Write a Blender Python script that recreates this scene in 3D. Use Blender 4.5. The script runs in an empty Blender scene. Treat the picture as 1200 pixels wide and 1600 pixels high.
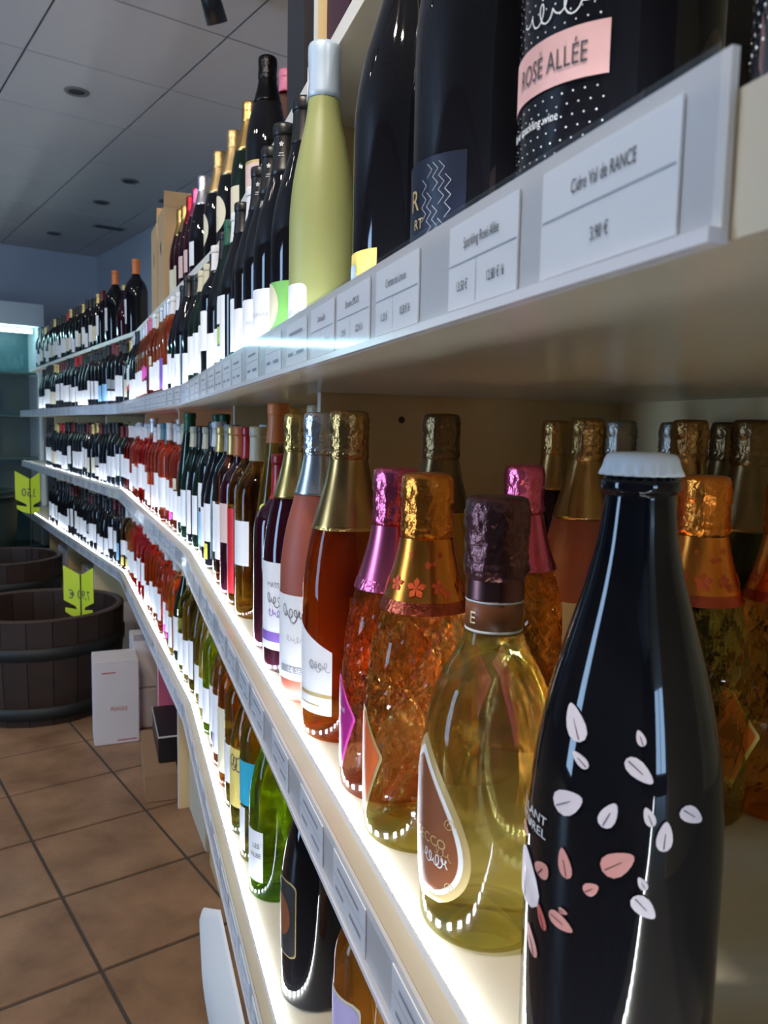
import bpy, bmesh, math, random
from mathutils import Vector, Matrix
random.seed(7)
PI = math.pi
scene = bpy.context.scene
C = scene.collection

# ------------------------------------------------------------------ camera
F_PX, CAM_H = 1230.0, 1.20
ROLL, PITCH = math.radians(1.146), math.radians(5.94)
fw = Vector((0, math.cos(PITCH), -math.sin(PITCH)))
up0 = Vector((0, math.sin(PITCH), math.cos(PITCH)))
rt0 = Vector((1, 0, 0))
rt = math.cos(ROLL) * rt0 + math.sin(ROLL) * up0
up = -math.sin(ROLL) * rt0 + math.cos(ROLL) * up0
cam_data = bpy.data.cameras.new('camera')
cam_data.sensor_fit = 'VERTICAL'
cam_data.sensor_height = 24.0
cam_data.lens = 24.0 * F_PX / 1600.0
cam_data.clip_start = 0.02
cam_data.dof.use_dof = True
cam_data.dof.focus_distance = 0.70
cam_data.dof.aperture_fstop = 12.0
cam = bpy.data.objects.new('camera', cam_data)
C.objects.link(cam)
cam.matrix_world = Matrix(((rt.x, up.x, -fw.x, 0), (rt.y, up.y, -fw.y, 0), (rt.z, up.z, -fw.z, CAM_H), (0, 0, 0, 1)))
scene.camera = cam

# ------------------------------------------------------------------ world, exposure
world = bpy.data.worlds.new('world')
scene.world = world
world.use_nodes = True
world.node_tree.nodes['Background'].inputs[0].default_value = (0.55, 0.68, 0.9, 1)
world.node_tree.nodes['Background'].inputs[1].default_value = 0.3
scene.view_settings.view_transform = 'Standard'
scene.view_settings.look = 'None'
scene.view_settings.gamma = 1.0
scene.view_settings.use_curve_mapping = False
scene.view_settings.exposure = 0.35
DAYLIGHT = 13.0        # brightness of the shop window panes
LED_POWER = 82.0     # emission of the shelf diodes
SPOT_W = 40.0         # ceiling spot lamps

# room frame: depth axis a, right axis w
AX = Vector((-0.590, 0.807)); WX = Vector((0.807, 0.590))
ROOM_ANG = math.atan2(AX.y, AX.x)
def rm(a, w): return AX * a + WX * w
def project_x(p):
    v = Vector(p) - Vector((0, 0, CAM_H))
    return 600 + F_PX * v.dot(rt) / v.dot(fw)

# ------------------------------------------------------------------ materials
MATS = {}
def nodes_of(name):
    m = bpy.data.materials.new(name); m.use_nodes = True
    nt = m.node_tree
    return m, nt, nt.nodes['Principled BSDF']
def mat(name, col, rough=0.5, metal=0.0, noise=0.0, scale=40.0, bump=0.0, bscale=60.0, coat=0.0, spec=0.5, trans=0.0, ior=1.45):
    if name in MATS: return MATS[name]
    m, nt, b = nodes_of(name)
    b.inputs['Base Color'].default_value = (*col, 1)
    b.inputs['Roughness'].default_value = rough
    b.inputs['Metallic'].default_value = metal
    b.inputs['Specular IOR Level'].default_value = spec
    b.inputs['Coat Weight'].default_value = coat
    b.inputs['Transmission Weight'].default_value = trans
    b.inputs['IOR'].default_value = ior
    tc = None
    if noise or bump:
        tc = nt.nodes.new('ShaderNodeTexCoord')
    if noise:
        n = nt.nodes.new('ShaderNodeTexNoise'); n.inputs['Scale'].default_value = scale; n.inputs['Detail'].default_value = 5
        nt.links.new(tc.outputs['Object'], n.inputs['Vector'])
        mx = nt.nodes.new('ShaderNodeMix'); mx.data_type = 'RGBA'
        mx.inputs['A'].default_value = (*[max(0, c * (1 - noise)) for c in col], 1)
        mx.inputs['B'].default_value = (*[min(1, c * (1 + noise)) for c in col], 1)
        nt.links.new(n.outputs['Fac'], mx.inputs['Factor'])
        nt.links.new(mx.outputs['Result'], b.inputs['Base Color'])
    if bump:
        n2 = nt.nodes.new('ShaderNodeTexNoise'); n2.inputs['Scale'].default_value = bscale; n2.inputs['Detail'].default_value = 3
        nt.links.new(tc.outputs['Object'], n2.inputs['Vector'])
        bp = nt.nodes.new('ShaderNodeBump'); bp.inputs['Strength'].default_value = bump; bp.inputs['Distance'].default_value = 0.002
        nt.links.new(n2.outputs['Fac'], bp.inputs['Height'])
        nt.links.new(bp.outputs['Normal'], b.inputs['Normal'])
    MATS[name] = m
    return m
def glass(name, col, rough=0.0, ior=1.38, clear=0.50):
    """wine-filled glass: refracting, with a share of straight tinted transmission"""
    m, nt, b = nodes_of(name)
    b.inputs['Base Color'].default_value = (*col, 1)
    b.inputs['Roughness'].default_value = rough
    b.inputs['Transmission Weight'].default_value = 1.0
    b.inputs['IOR'].default_value = ior
    tr = nt.nodes.new('ShaderNodeBsdfTransparent'); tr.inputs[0].default_value = (*col, 1)
    mx = nt.nodes.new('ShaderNodeMixShader'); mx.inputs[0].default_value = clear
    out = nt.nodes['Material Output']
    nt.links.new(b.outputs[0], mx.inputs[1]); nt.links.new(tr.outputs[0], mx.inputs[2]); nt.links.new(mx.outputs[0], out.inputs[0])
    MATS[name] = m
    return m
def emit(name, col, s):
    m, nt, b = nodes_of(name)
    b.inputs['Base Color'].default_value = (*col, 1)
    b.inputs['Emission Color'].default_value = (*col, 1)
    b.inputs['Emission Strength'].default_value = s
    MATS[name] = m
    return m
def clear_film(name, rough=0.08):
    m, nt, b = nodes_of(name)
    g = nt.nodes.new('ShaderNodeBsdfGlossy'); g.inputs['Roughness'].default_value = rough; g.inputs[0].default_value = (0.95, 0.97, 1, 1)
    t = nt.nodes.new('ShaderNodeBsdfTransparent'); t.inputs[0].default_value = (0.96, 0.97, 0.98, 1)
    lw = nt.nodes.new('ShaderNodeLayerWeight'); lw.inputs[0].default_value = 0.22
    f = nt.nodes.new('ShaderNodeMath'); f.operation = 'MULTIPLY_ADD'; f.inputs[1].default_value = 0.20; f.inputs[2].default_value = 0.03
    nt.links.new(lw.outputs['Facing'], f.inputs[0])
    mx = nt.nodes.new('ShaderNodeMixShader')
    nt.links.new(f.outputs[0], mx.inputs[0]); nt.links.new(t.outputs[0], mx.inputs[1]); nt.links.new(g.outputs[0], mx.inputs[2])
    nt.links.new(mx.outputs[0], nt.nodes['Material Output'].inputs[0])
    MATS[name] = m
    return m

M_BOARD = mat('cream_laminate', (0.56, 0.51, 0.40), 0.28, noise=0.06, scale=9, bump=0.05, bscale=30)
M_PANEL = mat('cream_panel', (0.80, 0.62, 0.34), 0.38, noise=0.06, scale=7)
M_EDGE = mat('pale_edge_band', (0.72, 0.69, 0.62), 0.4)
M_RAIL = mat('grey_price_rail', (0.62, 0.62, 0.63), 0.3)
M_FILM = clear_film('clear_plastic_cover')
M_CARD = mat('white_card', (0.88, 0.88, 0.89), 0.6)
M_INK = mat('dark_ink', (0.05, 0.05, 0.06), 0.6)
M_GREYINK = mat('grey_ink', (0.35, 0.35, 0.38), 0.6)
M_LED = emit('led_diode', (0.80, 0.89, 1.0), LED_POWER)
M_TAPE = mat('led_tape', (0.8, 0.8, 0.8), 0.5)
M_WALL = mat('grey_white_wall', (0.42, 0.44, 0.50), 0.8, noise=0.05, scale=3)
M_WALLDARK = mat('dark_wall', (0.16, 0.15, 0.15), 0.8, noise=0.05, scale=3)
M_CEIL = mat('ceiling_panel', (0.52, 0.50, 0.50), 0.85, noise=0.04, scale=60, bump=0.1, bscale=250)
M_CEILG = mat('ceiling_gap', (0.22, 0.21, 0.22), 0.9)
M_GROUT = mat('grout', (0.07, 0.055, 0.045), 0.9)
def tile_mat():
    m, nt, b = nodes_of('terracotta_tile')
    tc = nt.nodes.new('ShaderNodeNewGeometry')
    n = nt.nodes.new('ShaderNodeTexNoise'); n.inputs['Scale'].default_value = 6; n.inputs['Detail'].default_value = 8; n.inputs['Roughness'].default_value = 0.65
    nt.links.new(tc.outputs['Position'], n.inputs['Vector'])
    r = nt.nodes.new('ShaderNodeValToRGB')
    r.color_ramp.elements[0].position = 0.3; r.color_ramp.elements[0].color = (0.17, 0.088, 0.045, 1)
    r.color_ramp.elements[1].position = 0.75; r.color_ramp.elements[1].color = (0.37, 0.21, 0.112, 1)
    nt.links.new(n.outputs['Fac'], r.inputs['Fac']); nt.links.new(r.outputs[0], b.inputs['Base Color'])
    b.inputs['Roughness'].default_value = 0.42
    n2 = nt.nodes.new('ShaderNodeTexNoise'); n2.inputs['Scale'].default_value = 45
    nt.links.new(tc.outputs['Position'], n2.inputs['Vector'])
    bp = nt.nodes.new('ShaderNodeBump'); bp.inputs['Strength'].default_value = 0.25; bp.inputs['Distance'].default_value = 0.003
    nt.links.new(n2.outputs['Fac'], bp.inputs['Height']); nt.links.new(bp.outputs['Normal'], b.inputs['Normal'])
    return m
M_TILE = tile_mat()
M_BLACK = mat('black_paint', (0.012, 0.012, 0.013), 0.4)
M_CARTON = mat('brown_cardboard', (0.31, 0.18, 0.10), 0.8, noise=0.12, scale=18)
M_CARTON_T = mat('tan_cardboard', (0.50, 0.34, 0.18), 0.8, noise=0.1, scale=14)
M_WHITEBOX = mat('white_cardboard', (0.62, 0.57, 0.57), 0.75, noise=0.04, scale=12)
M_PINKBOX = mat('pink_cardboard', (0.62, 0.13, 0.22), 0.5)
M_PINKPALE = mat('pale_pink_cardboard', (0.75, 0.42, 0.42), 0.5)
M_WOOD = mat('dark_barrel_wood', (0.026, 0.012, 0.007), 0.55, noise=0.5, scale=15)
M_HOOP = mat('barrel_hoop', (0.03, 0.03, 0.028), 0.55, metal=0.6)
M_LIME = mat('lime_card', (0.52, 0.62, 0.02), 0.6)
M_RED = mat('red_ink', (0.55, 0.10, 0.03), 0.6)
M_PAPER = mat('white_paper', (0.75, 0.74, 0.72), 0.8, bump=0.1, bscale=20)

GL = {
    'dark': mat('dark_bottle_glass', (0.006, 0.006, 0.008), 0.04, spec=0.45),
    'darkgreen': mat('dark_green_glass', (0.006, 0.014, 0.008), 0.04, spec=0.45),
    'darkred': mat('dark_red_glass', (0.022, 0.003, 0.008), 0.04, spec=0.45),
    'rose': glass('rose_wine_glass', (0.96, 0.52, 0.34)),
    'red': glass('red_rose_wine_glass', (0.90, 0.15, 0.09)),
    'salmon': glass('salmon_wine_glass', (0.96, 0.62, 0.46)),
    'orange': glass('orange_wine_glass', (0.95, 0.54, 0.17)),
    'amber': glass('amber_wine_glass', (0.95, 0.74, 0.30)),
    'yellow': glass('yellow_wine_glass', (0.94, 0.86, 0.36)),
    'pale': glass('pale_wine_glass', (0.95, 0.92, 0.50)),
    'olive': glass('olive_wine_glass', (0.66, 0.64, 0.24)),
    'green': glass('green_wine_glass', (0.50, 0.74, 0.10)),
    'frost': mat('frosted_yellow_green_glass', (0.31, 0.335, 0.13), 0.42, spec=0.4),
    'satin': mat('satin_brown_red_glass', (0.30, 0.075, 0.045), 0.5),
}
def foil(name, col, rough=0.28): return mat('foil_' + name, col, rough, metal=1.0, bump=0.7, bscale=190)
CAP = {
    'black': mat('capsule_black', (0.012, 0.012, 0.013), 0.35),
    'white': mat('capsule_white', (0.72, 0.72, 0.72), 0.4),
    'cream': mat('capsule_cream', (0.60, 0.55, 0.38), 0.4),
    'gold': mat('capsule_gold', (0.62, 0.45, 0.16), 0.35, metal=0.5),
    'orange': mat('capsule_orange', (0.70, 0.20, 0.05), 0.4),
    'red': mat('capsule_red', (0.42, 0.015, 0.02), 0.3),
    'wine': mat('capsule_wine_red', (0.12, 0.01, 0.015), 0.35),
    'silver': mat('capsule_silver', (0.62, 0.64, 0.68), 0.3, metal=0.4),
    'ice': mat('capsule_ice_blue', (0.50, 0.62, 0.76), 0.35, metal=0.2),
    'grey': mat('capsule_grey', (0.30, 0.31, 0.34), 0.4),
    'teal': mat('capsule_teal', (0.10, 0.22, 0.27), 0.4),
    'green': mat('capsule_green', (0.02, 0.10, 0.05), 0.4),
    'pink': mat('capsule_pink', (0.60, 0.16, 0.26), 0.4),
    'fgold': foil('gold', (0.68, 0.43, 0.14)), 'fbrown': foil('bronze', (0.48, 0.28, 0.10)),
    'fdark': foil('dark_bronze', (0.20, 0.13, 0.06)), 'fsilver': foil('silver', (0.78, 0.78, 0.80)),
    'fpink': foil('pink', (0.90, 0.17, 0.32)), 'forange': foil('orange', (0.88, 0.29, 0.045)),
    'fplum': foil('plum', (0.20, 0.085, 0.085), 0.35), 'fblack': foil('black', (0.02, 0.02, 0.022)),
    'fred': foil('red', (0.60, 0.03, 0.06)), 'fmatt': foil('matt_gold', (0.60, 0.42, 0.20), 0.4),
    'fgrey': foil('grey_gold', (0.40, 0.37, 0.32), 0.4),
}
for _k in [k for k in CAP if k[0] == 'f']:
    _b = CAP[_k].node_tree.nodes['Principled BSDF']
    CAP[_k + '_s'] = mat('smooth_' + CAP[_k].name, tuple(_b.inputs['Base Color'].default_value)[:3], _b.inputs['Roughness'].default_value, metal=1.0, bump=0.06, bscale=60)
LB = {
    'white': mat('label_white', (0.80, 0.80, 0.82), 0.6), 'cream': mat('label_cream', (0.70, 0.64, 0.46), 0.6),
    'grey': mat('label_grey', (0.28, 0.29, 0.32), 0.6), 'black': mat('label_black', (0.02, 0.02, 0.022), 0.5),
    'navy': mat('label_navy', (0.006, 0.009, 0.022), 0.4), 'pink': mat('label_pink', (0.62, 0.36, 0.34), 0.5),
    'palepink': mat('label_pale_pink', (0.70, 0.50, 0.46), 0.5), 'yellow': mat('label_yellow', (0.80, 0.62, 0.16), 0.5),
    'lemon': mat('label_lemon', (0.75, 0.70, 0.10), 0.5), 'blue': mat('label_blue', (0.25, 0.50, 0.75), 0.5),
    'turq': mat('label_turquoise', (0.03, 0.42, 0.62), 0.5), 'green': mat('label_green', (0.18, 0.45, 0.10), 0.5),
    'lime': mat('label_lime', (0.42, 0.55, 0.12), 0.5), 'red': mat('label_red', (0.62, 0.02, 0.03), 0.4),
    'brown': mat('label_brown', (0.22, 0.07, 0.025), 0.4), 'gold': mat('label_gold', (0.62, 0.46, 0.20), 0.35, metal=0.4),
    'magenta': mat('label_magenta', (0.36, 0.01, 0.20), 0.4), 'hotpink': mat('label_hot_pink', (0.85, 0.10, 0.50), 0.4),
    'orange': mat('label_orange', (0.68, 0.13, 0.03), 0.4), 'lavender': mat('label_lavender', (0.48, 0.40, 0.66), 0.5),
    'purple': mat('label_purple', (0.20, 0.10, 0.42), 0.5), 'rosewhite': mat('petal_white', (0.72, 0.62, 0.64), 0.5),
    'petal': mat('petal_pink', (0.66, 0.29, 0.25), 0.5), 'petalred': mat('petal_red', (0.55, 0.12, 0.10), 0.5),
    'sky': mat('label_picture_blue', (0.35, 0.45, 0.60), 0.5, noise=0.6, scale=120), 'mustard': mat('label_back_mustard', (0.55, 0.42, 0.10), 0.6),
    'deepred': mat('label_deep_red', (0.40, 0.02, 0.05), 0.4),
}
M_GOLDINK = mat('gold_ink', (0.70, 0.50, 0.24), 0.35, metal=0.5)
M_WHITEINK = mat('white_ink', (0.75, 0.75, 0.75), 0.5)
M_CROWN = mat('white_crown_cap', (0.80, 0.80, 0.80), 0.3)

# ------------------------------------------------------------------ object helpers
def link(name, me, m, parent=None):
    o = bpy.data.objects.new(name, me)
    C.objects.link(o)
    if m is not None and not me.materials: me.materials.append(m)
    if parent is not None: o.parent = parent
    return o
def tag(o, label=None, cat=None, group=None, kind=None):
    if label: o['label'] = label
    if cat: o['category'] = cat
    if group: o['group'] = group
    if kind: o['kind'] = kind
    return o
def empty(name, loc=(0, 0, 0), rz=0.0):
    o = bpy.data.objects.new(name, None); C.objects.link(o)
    o.empty_display_size = 0.02
    o.location = loc; o.rotation_euler = (0, 0, rz)
    return o
def mesh_from(name, vs, fs, smooth=False):
    me = bpy.data.meshes.new(name)
    me.from_pydata([tuple(v) for v in vs], [], fs)
    me.validate()
    if smooth: me.polygons.foreach_set('use_smooth', [True] * len(me.polygons))
    me.update()
    return me
def box_mesh(name, x0, x1, y0, y1, z0, z1, bevel=0.0):
    bm = bmesh.new()
    bmesh.ops.create_cube(bm, size=1.0)
    for v in bm.verts:
        v.co = Vector(((x0 + x1) / 2 + v.co.x * (x1 - x0), (y0 + y1) / 2 + v.co.y * (y1 - y0), (z0 + z1) / 2 + v.co.z * (z1 - z0)))
    if bevel: bmesh.ops.bevel(bm, geom=bm.edges[:], offset=bevel, segments=2, affect='EDGES')
    me = bpy.data.meshes.new(name); bm.to_mesh(me); bm.free()
    return me
def prism_mesh(name, poly, z0, z1):
    n = len(poly)
    vs = [(p[0], p[1], z0) for p in poly] + [(p[0], p[1], z1) for p in poly]
    fs = [list(range(n))[::-1], list(range(n, 2 * n))] + [[i, (i + 1) % n, n + (i + 1) % n, n + i] for i in range(n)]
    me = mesh_from(name, vs, fs)
    bm = bmesh.new(); bm.from_mesh(me); bmesh.ops.recalc_face_normals(bm, faces=bm.faces[:]); bm.to_mesh(me); bm.free()
    return me
def tube_mesh(name, pts, r, segs=8):
    vs, fs = [], []
    for k, p in enumerate(pts):
        p = Vector(p)
        d = (Vector(pts[min(k + 1, len(pts) - 1)]) - Vector(pts[max(k - 1, 0)])).normalized()
        a = d.orthogonal().normalized(); b = d.cross(a)
        for j in range(segs):
            t = 2 * PI * j / segs
            vs.append(p + a * r * math.cos(t) + b * r * math.sin(t))
    for k in range(len(pts) - 1):
        for j in range(segs):
            fs.append([k * segs + j, k * segs + (j + 1) % segs, (k + 1) * segs + (j + 1) % segs, (k + 1) * segs + j])
    fs.append(list(range(segs))[::-1]); fs.append([len(vs) - segs + j for j in range(segs)])
    return mesh_from(name, vs, fs, True)

def catmull(pts, sub):
    if sub <= 1: return pts
    out = []
    n = len(pts)
    for i in range(n - 1):
        p0 = pts[max(i - 1, 0)]; p1 = pts[i]; p2 = pts[i + 1]; p3 = pts[min(i + 2, n - 1)]
        for k in range(sub):
            t = k / sub
            q = []
            for c in (0, 1):
                m1 = (p2[c] - p0[c]) * 0.5; m2 = (p3[c] - p1[c]) * 0.5
                q.append((2 * t**3 - 3 * t**2 + 1) * p1[c] + (t**3 - 2 * t**2 + t) * m1 + (-2 * t**3 + 3 * t**2) * p2[c] + (t**3 - t**2) * m2)
            out.append((max(q[0], 0.0), q[1]))
    out.append(pts[-1])
    return out
def lathe_mesh(name, prof, segs=28, disp=None, z_off=0.0):
    vs, rings = [], []
    for (r, z) in prof:
        if r < 1e-5:
            rings.append([len(vs)]); vs.append((0, 0, z + z_off))
        else:
            idx = []
            for j in range(segs):
                t = 2 * PI * j / segs
                rr = r + (disp(t, z, r) if disp else 0.0)
                idx.append(len(vs)); vs.append((rr * math.cos(t), rr * math.sin(t), z + z_off))
            rings.append(idx)
    fs = []
    for a, b in zip(rings[:-1], rings[1:]):
        if len(a) == 1 and len(b) == 1: continue
        if len(a) == 1: fs += [[a[0], b[(j + 1) % segs], b[j]][::-1] for j in range(segs)]
        elif len(b) == 1: fs += [[a[j], a[(j + 1) % segs], b[0]] for j in range(segs)]
        else: fs += [[a[j], a[(j + 1) % segs], b[(j + 1) % segs], b[j]] for j in range(segs)]
    return mesh_from(name, vs, fs, True)

# ------------------------------------------------------------------ bottle shapes: (radius, height) from base to mouth
PUNT = lambda r: [(0, 0.016), (r * 0.35, 0.011), (r * 0.66, 0.003), (r * 0.78, 0.0003), (r * 0.90, 0.0008), (r * 0.975, 0.004), (r, 0.010)]
SHAPES = {
    'bordeaux': PUNT(0.0375) + [(0.0375, 0.05), (0.0375, 0.12), (0.0375, 0.182), (0.0362, 0.200), (0.031, 0.217), (0.0225, 0.231), (0.0165, 0.243), (0.0145, 0.256), (0.0138, 0.284), (0.0148, 0.287), (0.0148, 0.296), (0.0136, 0.300), (0, 0.300)],
    'burgundy': PUNT(0.0405) + [(0.0405, 0.05), (0.0405, 0.13), (0.0392, 0.155), (0.034, 0.185), (0.0262, 0.212), (0.0192, 0.236), (0.0155, 0.258), (0.0142, 0.284), (0.0152, 0.287), (0.0152, 0.296), (0.0138, 0.300), (0, 0.300)],
    'champagne': PUNT(0.0435) + [(0.0435, 0.05), (0.0435, 0.135), (0.0422, 0.160), (0.0372, 0.192), (0.0290, 0.224), (0.0215, 0.252), (0.0172, 0.275), (0.0158, 0.292), (0.0174, 0.296), (0.0174, 0.304), (0.0150, 0.307), (0.0150, 0.313), (0, 0.314)],
    'slim': PUNT(0.0360) + [(0.0350, 0.06), (0.0345, 0.11), (0.0356, 0.150), (0.0352, 0.182), (0.0310, 0.212), (0.0225, 0.240), (0.0165, 0.262), (0.0142, 0.285), (0.0138, 0.310), (0.0148, 0.313), (0.0148, 0.321), (0.0136, 0.325), (0, 0.325)],
    'flute': PUNT(0.0350) + [(0.0350, 0.05), (0.0350, 0.13), (0.0335, 0.165), (0.0285, 0.205), (0.0225, 0.245), (0.0175, 0.280), (0.0150, 0.305), (0.0148, 0.318), (0.0158, 0.321), (0.0158, 0.330), (0.0140, 0.335), (0, 0.335)],
    'dome': PUNT(0.0390) + [(0.0390, 0.05), (0.0390, 0.13), (0.0390, 0.178), (0.0370, 0.200), (0.0305, 0.216), (0.0215, 0.226), (0.0160, 0.236), (0.0148, 0.252), (0.0142, 0.284), (0.0152, 0.287), (0.0152, 0.296), (0.0138, 0.300), (0, 0.300)],
    'magnum': PUNT(0.0560) + [(0.0560, 0.07), (0.0560, 0.16), (0.0560, 0.225), (0.0535, 0.250), (0.0440, 0.275), (0.0300, 0.294), (0.0205, 0.310), (0.0180, 0.330), (0.0172, 0.372), (0.0185, 0.376), (0.0185, 0.386), (0.0165, 0.390), (0, 0.390)],
    'pear': PUNT(0.0400) + [(0.0405, 0.03), (0.0415, 0.055), (0.0418, 0.085), (0.0408, 0.112), (0.0372, 0.136), (0.0305, 0.155), (0.0226, 0.169), (0.0180, 0.180), (0.0168, 0.192), (0.0160, 0.225), (0.0158, 0.240), (0.0174, 0.243), (0.0174, 0.250), (0.0150, 0.253), (0.0150, 0.258), (0, 0.259)],
    'crystal': PUNT(0.0425) + [(0.0428, 0.04), (0.0432, 0.08), (0.0425, 0.110), (0.0395, 0.140), (0.0330, 0.168), (0.0258, 0.192), (0.0200, 0.214), (0.0172, 0.234), (0.0160, 0.246), (0.0175, 0.249), (0.0175, 0.257), (0.0150, 0.260), (0.0150, 0.265), (0, 0.266)],
    'cider': PUNT(0.0425) + [(0.0428, 0.04), (0.0430, 0.10), (0.0425, 0.130), (0.0398, 0.160), (0.0345, 0.188), (0.0275, 0.214), (0.0212, 0.236), (0.0172, 0.254), (0.0152, 0.270), (0.0148, 0.2745), (0.0168, 0.2765), (0.0168, 0.2805), (0.0148, 0.2825), (0.0140, 0.288), (0, 0.2885)],
}
def top_of(shape): return SHAPES[shape][-1][1]
def r_at(shape, z):
    p = SHAPES[shape]
    best = p[6][0]
    for (r0, z0), (r1, z1) in zip(p[6:-1], p[7:]):
        if z0 <= z <= z1 and z1 > z0: return r0 + (r1 - r0) * (z - z0) / (z1 - z0)
    return best
SMOOTH = {}
def smooth_prof(shape, sub):
    k = (shape, sub)
    if k not in SMOOTH: SMOOTH[k] = catmull(SHAPES[shape], sub)
    return SMOOTH[k]
def rs(shape, z):
    p = smooth_prof(shape, 4)
    for (r0, z0), (r1, z1) in zip(p[26:-1], p[27:]):
        if z0 <= z <= z1 and z1 > z0: return r0 + (r1 - r0) * (z - z0) / (z1 - z0)
    return r_at(shape, z)

CUT_RNG = random.Random(3)
def crystal_disp(t, z, r):
    if z < 0.022 or z > 0.178: return 0.0
    env = min(1, (z - 0.022) / 0.02, (0.178 - z) / 0.03)
    k = 6
    a = (t * k / (2 * PI) + z * 15.0) % 1.0
    b = (t * k / (2 * PI) - z * 15.0) % 1.0
    c = (t * 3 / (2 * PI) + z * 29.0 + 0.31) % 1.0
    g = 0.0
    for q, wdt in ((a, 0.09), (b, 0.09), (c, 0.05)):
        dq = min(q, 1 - q)
        g = max(g, max(0, 1 - dq / wdt))
    facet = (abs(a - 0.5) + abs(b - 0.5)) * 0.0011
    return -(g * 0.0034 + facet * 1.6) * env

BODY = {}
def body_mesh(shape, hero=False):
    k = (shape, hero)
    if k not in BODY:
        if shape == 'crystal':
            prof = []
            raw = smooth_prof(shape, 4)
            for (r0, z0), (r1, z1) in zip(raw[:-1], raw[1:]):
                n = max(1, int(abs(z1 - z0) / 0.0034)) if z0 > 0.01 else 1
                prof += [(r0 + (r1 - r0) * i / n, z0 + (z1 - z0) * i / n) for i in range(n)]
            prof.append(raw[-1])
            BODY[k] = lathe_mesh('crystal_cut_bottle', prof, 84, crystal_disp)
            BODY[k].polygons.foreach_set('use_smooth', [not (0.024 < p.center.z < 0.172) for p in BODY[k].polygons])
        else:
            BODY[k] = lathe_mesh(shape + '_bottle', smooth_prof(shape, 4 if hero else 2), 64 if hero else 28)
    return BODY[k]

CAPM = {}
def capsule_mesh(shape, z0, top=0.0012):
    k = ('cap', shape, z0)
    if k not in CAPM:
        h = top_of(shape)
        raw = [(r, z) for (r, z) in smooth_prof(shape, 3) if z > z0 and r > 0.004]
        prof = [(rs(shape, z0) + 0.0001, z0), (rs(shape, z0) + 0.0007, z0 + 0.0002)] + [(r + 0.0007, z) for r, z in raw if z < h - 0.004]
        rl = prof[-1][0]
        prof += [(rl, h - 0.0015), (rl - 0.0012, h + top), (rl * 0.5, h + top), (0, h + top)]
        CAPM[k] = lathe_mesh('capsule', prof, 28)
    return CAPM[k]
def foil_mesh(shape, z0, hero=False, crown_part=False):
    k = ('foil', shape, z0, hero, crown_part)
    if k not in CAPM:
        h = top_of(shape); rng = random.Random(11)
        if not crown_part:
            prof = [(rs(shape, z0) + 0.0001, z0)]
            n = 18 if hero else 8
            zc = h - 0.043
            for i in range(n + 1):
                z = z0 + 0.0002 + (zc - z0) * i / n
                prof.append((max(rs(shape, z) + 0.0009, 0.0165), z))
            seam = lambda t, z, r: 0.00035 * max(0, 1 - abs(((t / (2 * PI) + 0.30) % 1) - 0.5) * 90)
            CAPM[k] = lathe_mesh('foil', prof, 64 if hero else 26, seam if hero else None)
        else:
            crown = [(0.0163, h - 0.046), (0.0174, h - 0.0445), (0.0186, h - 0.041), (0.0192, h - 0.037), (0.0186, h - 0.034), (0.0187, h - 0.029), (0.0184, h - 0.024), (0.0186, h - 0.019), (0.0190, h - 0.014), (0.0192, h - 0.009), (0.0190, h - 0.003), (0.0182, h + 0.0012), (0.0160, h + 0.0034), (0.010, h + 0.004), (0.004, h + 0.0042), (0, h + 0.0042)]
            prof = catmull(crown, 2) if hero else crown
            def disp(t, z, r):
                if r < 0.006: return 0.0
                amp = 0.0009 if z < h - 0.003 else 0.0003
                ridge = 0.0010 * max(0, 1 - abs(((t * 4 / (2 * PI)) % 1) - 0.5) * 14) * (1 if z < h - 0.004 else 0)
                bead = 0.0004 * math.cos(z * 2600) if ridge > 0.0004 else 0
                return rng.uniform(-amp, amp) + ridge + bead
            CAPM[k] = lathe_mesh('foil_crown', prof, 56 if hero else 26, disp)
    return CAPM[k]
def add_foil(root, shape, z0, c, hero=False):
    f = link('foil', with_mat(foil_mesh(shape, z0, hero), CAP[c + '_s']), None, root)
    link('foil_crown', with_mat(foil_mesh(shape, z0, hero, True), CAP[c]), None, f)
    return f

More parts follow.
